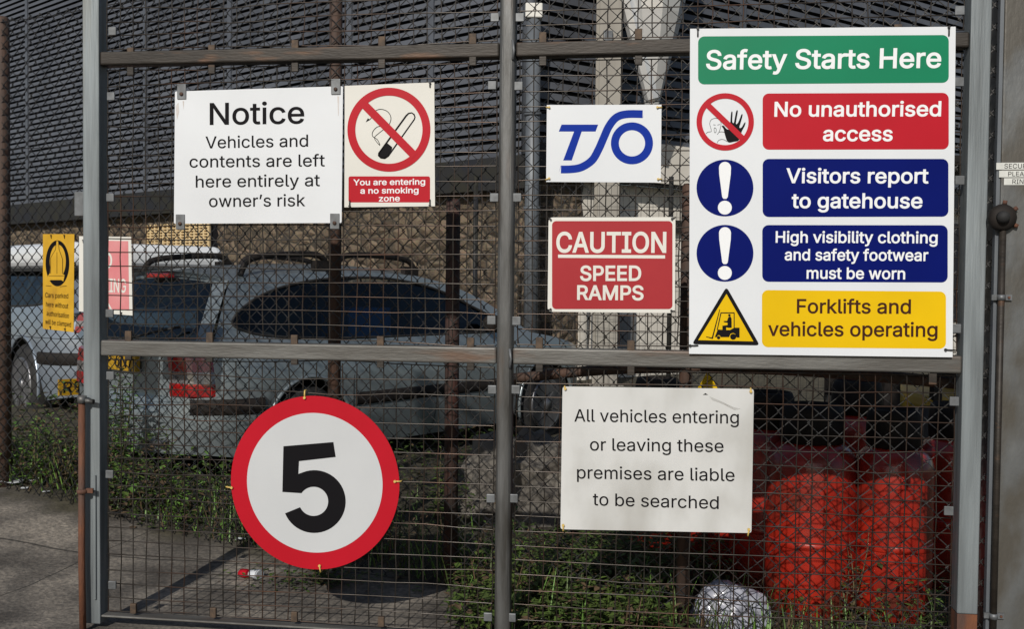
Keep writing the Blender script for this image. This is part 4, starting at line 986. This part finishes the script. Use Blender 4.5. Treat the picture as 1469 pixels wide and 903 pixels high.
lump('rubble_heap', (col_at(765, 5.4), 5.4, gz(.1, 5.4)-.05), .38, .34, .36, 'rubble', 'grey brown heap of rubble between the car and the gas cylinders', 'rubble', 4, .30, 4, 8, .12)
xb_ = col_at(1054, 3.98)
lump('plastic_bag', (xb_, 3.98, gz(xb_, 3.98)+.0), .165, .12, .135, 'bag', 'crumpled white plastic bag lying in the weeds before the cylinders', 'bag', 9, .14, 5, 3.2, .26)
def ground_pt(px, py):
    d = ray(px, py); t = 2.; 
    for _ in range(60):
        q = Vector((0, 0, CAM_Z))+d*t; e = q.z-gz(q.x, q.y); t += e/abs(d.z)*.9
    return Vector((0, 0, CAM_Z))+d*t
def scrap(px, py, w_, l_, rz, label, nm='paper_scrap', m='paper', grp='scraps of white litter'):
    p = ground_pt(px, py); b = MB(); n = 5; rnd = random.Random(int(px*7+py))
    b.add([(-w_/2+w_*i/n+rnd.uniform(-.1, .1)*w_/n, -l_/2+l_*j/n, .008+rnd.uniform(0, .25)*min(w_, l_)*.5) for j in range(n+1) for i in range(n+1)], [(j*(n+1)+i, j*(n+1)+i+1, (j+1)*(n+1)+i+1, (j+1)*(n+1)+i) for j in range(n) for i in range(n)])
    o = b.build(nm, m, recalc=False); o.location = p; o.rotation_euler[2] = rz
    md = o.modifiers.new('thickness', 'SOLIDIFY'); md.thickness = .001
    return tag(o, label, 'litter', grp)
scrap(13, 693, .15, .17, .2, 'flat sheet of white paper on the asphalt at the left edge')
scrap(50, 691, .06, .07, .9, 'small white paper scrap on the asphalt edge, nearest the weeds')
scrap(35, 703, .035, .035, .4, 'tiny white scrap just in front of the weeds at the left')
scrap(66, 708, .03, .03, 1.2, 'tiny pale scrap just left of the rusty drop bolt')
scrap(345, 776, .05, .03, .3, 'white scrap lying left of the round speed sign')
scrap(166, 716, .022, .022, .3, 'tiny white scrap at the foot of the tall weeds behind the gate')
scrap(780, 891, .05, .04, .3, 'crumpled pale scrap low beside the middle stile')
p = ground_pt(358, 831)
can = empty('crushed_cup', p, R(-25), 'crushed red and white paper cup on the asphalt below the speed sign', 'cup')
b = MB(); b.lathe([(.024, -.045), (.026, -.02), (.021, .0)], 14, (0, 0, .024), 'X'); b.v = [(v[0], v[1], .003+max(0, v[2])*.72) for v in b.v]; b.build('red_half', 's_red', can)
b = MB(); b.lathe([(.021, .0005), (.028, .025), (.030, .05), (.026, .05)], 14, (0, 0, .024), 'X'); b.v = [(v[0], v[1]+.008, .004+max(0, v[2])*.72) for v in b.v]; b.build('white_half', 'paper', can)

# ------------------------------------------------------------------ weeds
def leaf(b, p, d, ln, wd, mi, droop=.25, up=Vector((0, 0, 1))):
    d = d.normalized(); sd_ = d.cross(up); sd_ = sd_.normalized() if sd_.length > 1e-4 else Vector((1, 0, 0))
    m1 = p+d*ln*.5+Vector((0, 0, -droop*ln*.15)); e = p+d*ln+Vector((0, 0, -droop*ln*.7))
    b.add([p, m1+sd_*wd/2, e, m1-sd_*wd/2], [(0, 1, 2), (0, 2, 3)], mi)
def tall_weed(px, py, h, n, label, seed, mats=('leaf3', 'leaf'), wd=.028, ln=.075, stems=3, spread=.05):
    rnd = random.Random(seed); p = ground_pt(px, py)
    root = empty('tall_weed', p, rnd.uniform(0, 6), label, 'weed', 'tall weeds along the fence')
    st = MB(); lf = MB()
    for k in range(stems):
        a = rnd.uniform(0, 6.28); base = Vector((math.cos(a), math.sin(a), 0))*rnd.uniform(0, spread); lean = Vector((rnd.uniform(-.12, .12), rnd.uniform(-.12, .12), 1))
        hh = h*rnd.uniform(.65, 1); pts = [base+lean*hh*t+Vector((.02*math.sin(3*t+a), .02*math.cos(2*t), 0)) for t in (0, .25, .5, .75, 1)]
        st.tube(pts, [.004, .0035, .003, .0022, .001], 5)
        for i in range(n):
            t = .08+.92*i/n; q_ = base+lean*hh*t+Vector((.02*math.sin(3*t+a), .02*math.cos(2*t), 0))
            aa = i*2.4+a; d = Vector((math.cos(aa), math.sin(aa), rnd.uniform(.2, .7)))
            leaf(lf, q_, d, ln*(1.15-.6*t)*rnd.uniform(.7, 1.2), wd*(1.1-.5*t)*rnd.uniform(.7, 1.2), 0 if rnd.random() < .65 else 1, .5)
    st.build('stem', 'stem', root); lf.build('foliage', list(mats), root, recalc=False)
tall_weed(168, 694, .66, 44, 'bright tall weed hugging the left stile behind the gate', 1, stems=6, spread=.05, wd=.034, ln=.09)
tall_weed(238, 715, .42, 20, 'slender green weed under the number plate of the silver car', 2, stems=2)
tall_weed(62, 695, .52, 22, 'leafy upright weed below the yellow clamping sign', 3, stems=4)
tall_weed(25, 690, .30, 18, 'short bushy weed by the rusty fence post at the left edge', 4, stems=4, ln=.09)
tall_weed(92, 700, .42, 10, 'dry brown stalky weed between the yellow sign and the left stile', 5, mats=('dryleaf', 'stem'), stems=6, ln=.05)
tall_weed(310, 735, .34, 18, 'green weed just left of the round speed sign', 6, stems=4)
tall_weed(275, 745, .26, 16, 'low leafy weed at the asphalt edge behind the gate', 7, stems=5, spread=.09)
tall_weed(628, 745, .40, 18, 'weed by the short red rusty post right of the speed sign', 8, mats=('leaf', 'leaf2'), stems=5, spread=.1)
tall_weed(1215, 895, .42, 8, 'dry pale weed stalk before the red cylinders', 9, mats=('stem', 'dryleaf'), stems=4, ln=.06)
def ground_weeds():
    rnd = random.Random(21); b = MB(); n = 0
    from mathutils import noise
    pc = ground_pt(462, 838)
    for _ in range(420):
        a = rnd.uniform(0, 6.28); r = abs(rnd.gauss(0, 1)); x, y = pc.x+.20*r*math.cos(a), pc.y+.07*r*math.sin(a)
        a = rnd.uniform(0, 6.28); leaf(b, Vector((x, y, gz(x, y)+rnd.uniform(0, .07))), Vector((math.cos(a), math.sin(a), rnd.uniform(0, .9))), rnd.uniform(.015, .04), .016, rnd.choice((0, 0, 1, 2)), .4)
    while n < 20000:
        if rnd.random() < .62: X = rnd.uniform(fx0-1.0, fx1+1.3); Y = rnd.gauss(.10, .28) if rnd.random() < .6 else rnd.uniform(-.05, 2.6)
        else:
            X = rnd.uniform(-.05, fx1+1.); Y = rnd.uniform(-.62, .9)
        p = F.w(X, Y, 0)
        if p.y < 3.62+.0*p.x and p.x < 1.9 and (p-G.o).dot(G.ey) < .06: continue
        if p.x > .95 and Y < .75 and rnd.random() < .93: continue
        k = noise.noise(Vector((p.x*1.7, p.y*1.7, 2)))
        if k+rnd.uniform(-.35, .35) < -.06: continue
        edge = fence_sd(p.x, p.y)
        if p.x < -.25 and edge < .03+.20*noise.noise(Vector((p.x*2.3, 1, 5))): continue
        hgt = rnd.uniform(0, .13)*(1+1.3*max(0, k))*(1.2 if Y > 0 else .8)*(2.0 if p.x < -1.2 and rnd.random() < .5 else 1)
        z = gz(p.x, p.y); a = rnd.uniform(0, 6.28); up_ = rnd.uniform(-.1, .9)
        ln = rnd.uniform(.02, .055)*(1.25 if p.x < -1.2 else 1); mi = (2 if p.x < -1.0 and rnd.random() < .30 else 0 if rnd.random() < .42 else (1 if rnd.random() < .66 else 2))
        leaf(b, Vector((p.x, p.y, z+hgt)), Vector((math.cos(a), math.sin(a), up_)), ln, ln*rnd.uniform(.35, .7), 3 if p.x < -.9 and rnd.random() < .16 else mi, .4); n += 1
    for _ in range(2600):                                     # grass blades
        X = rnd.uniform(fx0-.8, fx1+1.); Y = rnd.gauss(.05, .25); p = F.w(X, Y, 0)
        if (p-G.o).dot(G.ey) < .08: continue
        if p.x < -.25 and fence_sd(p.x, p.y) < .02: continue
        a = rnd.uniform(0, 6.28); h = rnd.uniform(.08, .26); z = gz(p.x, p.y); t = Vector((math.cos(a)*h*.4, math.sin(a)*h*.4, h)); q_ = Vector((math.sin(a), -math.cos(a), 0))*.0035
        base = Vector((p.x, p.y, z-.005)); b.add([base-q_, base+q_, base+t*.6+q_*.7, base+t+Vector((0, 0, -.02)), base+t*.6-q_*.7], [(0, 1, 2, 4), (4, 2, 3)], rnd.choice((0, 1, 2, 3)))
    o = b.build('ground_weeds', ['leaf', 'leaf2', 'dryleaf', 'leaf3'], recalc=False); tag(o, 'low green weeds and grass growing along the foot of the fence', 'weeds', kind='stuff')
ground_weeds()
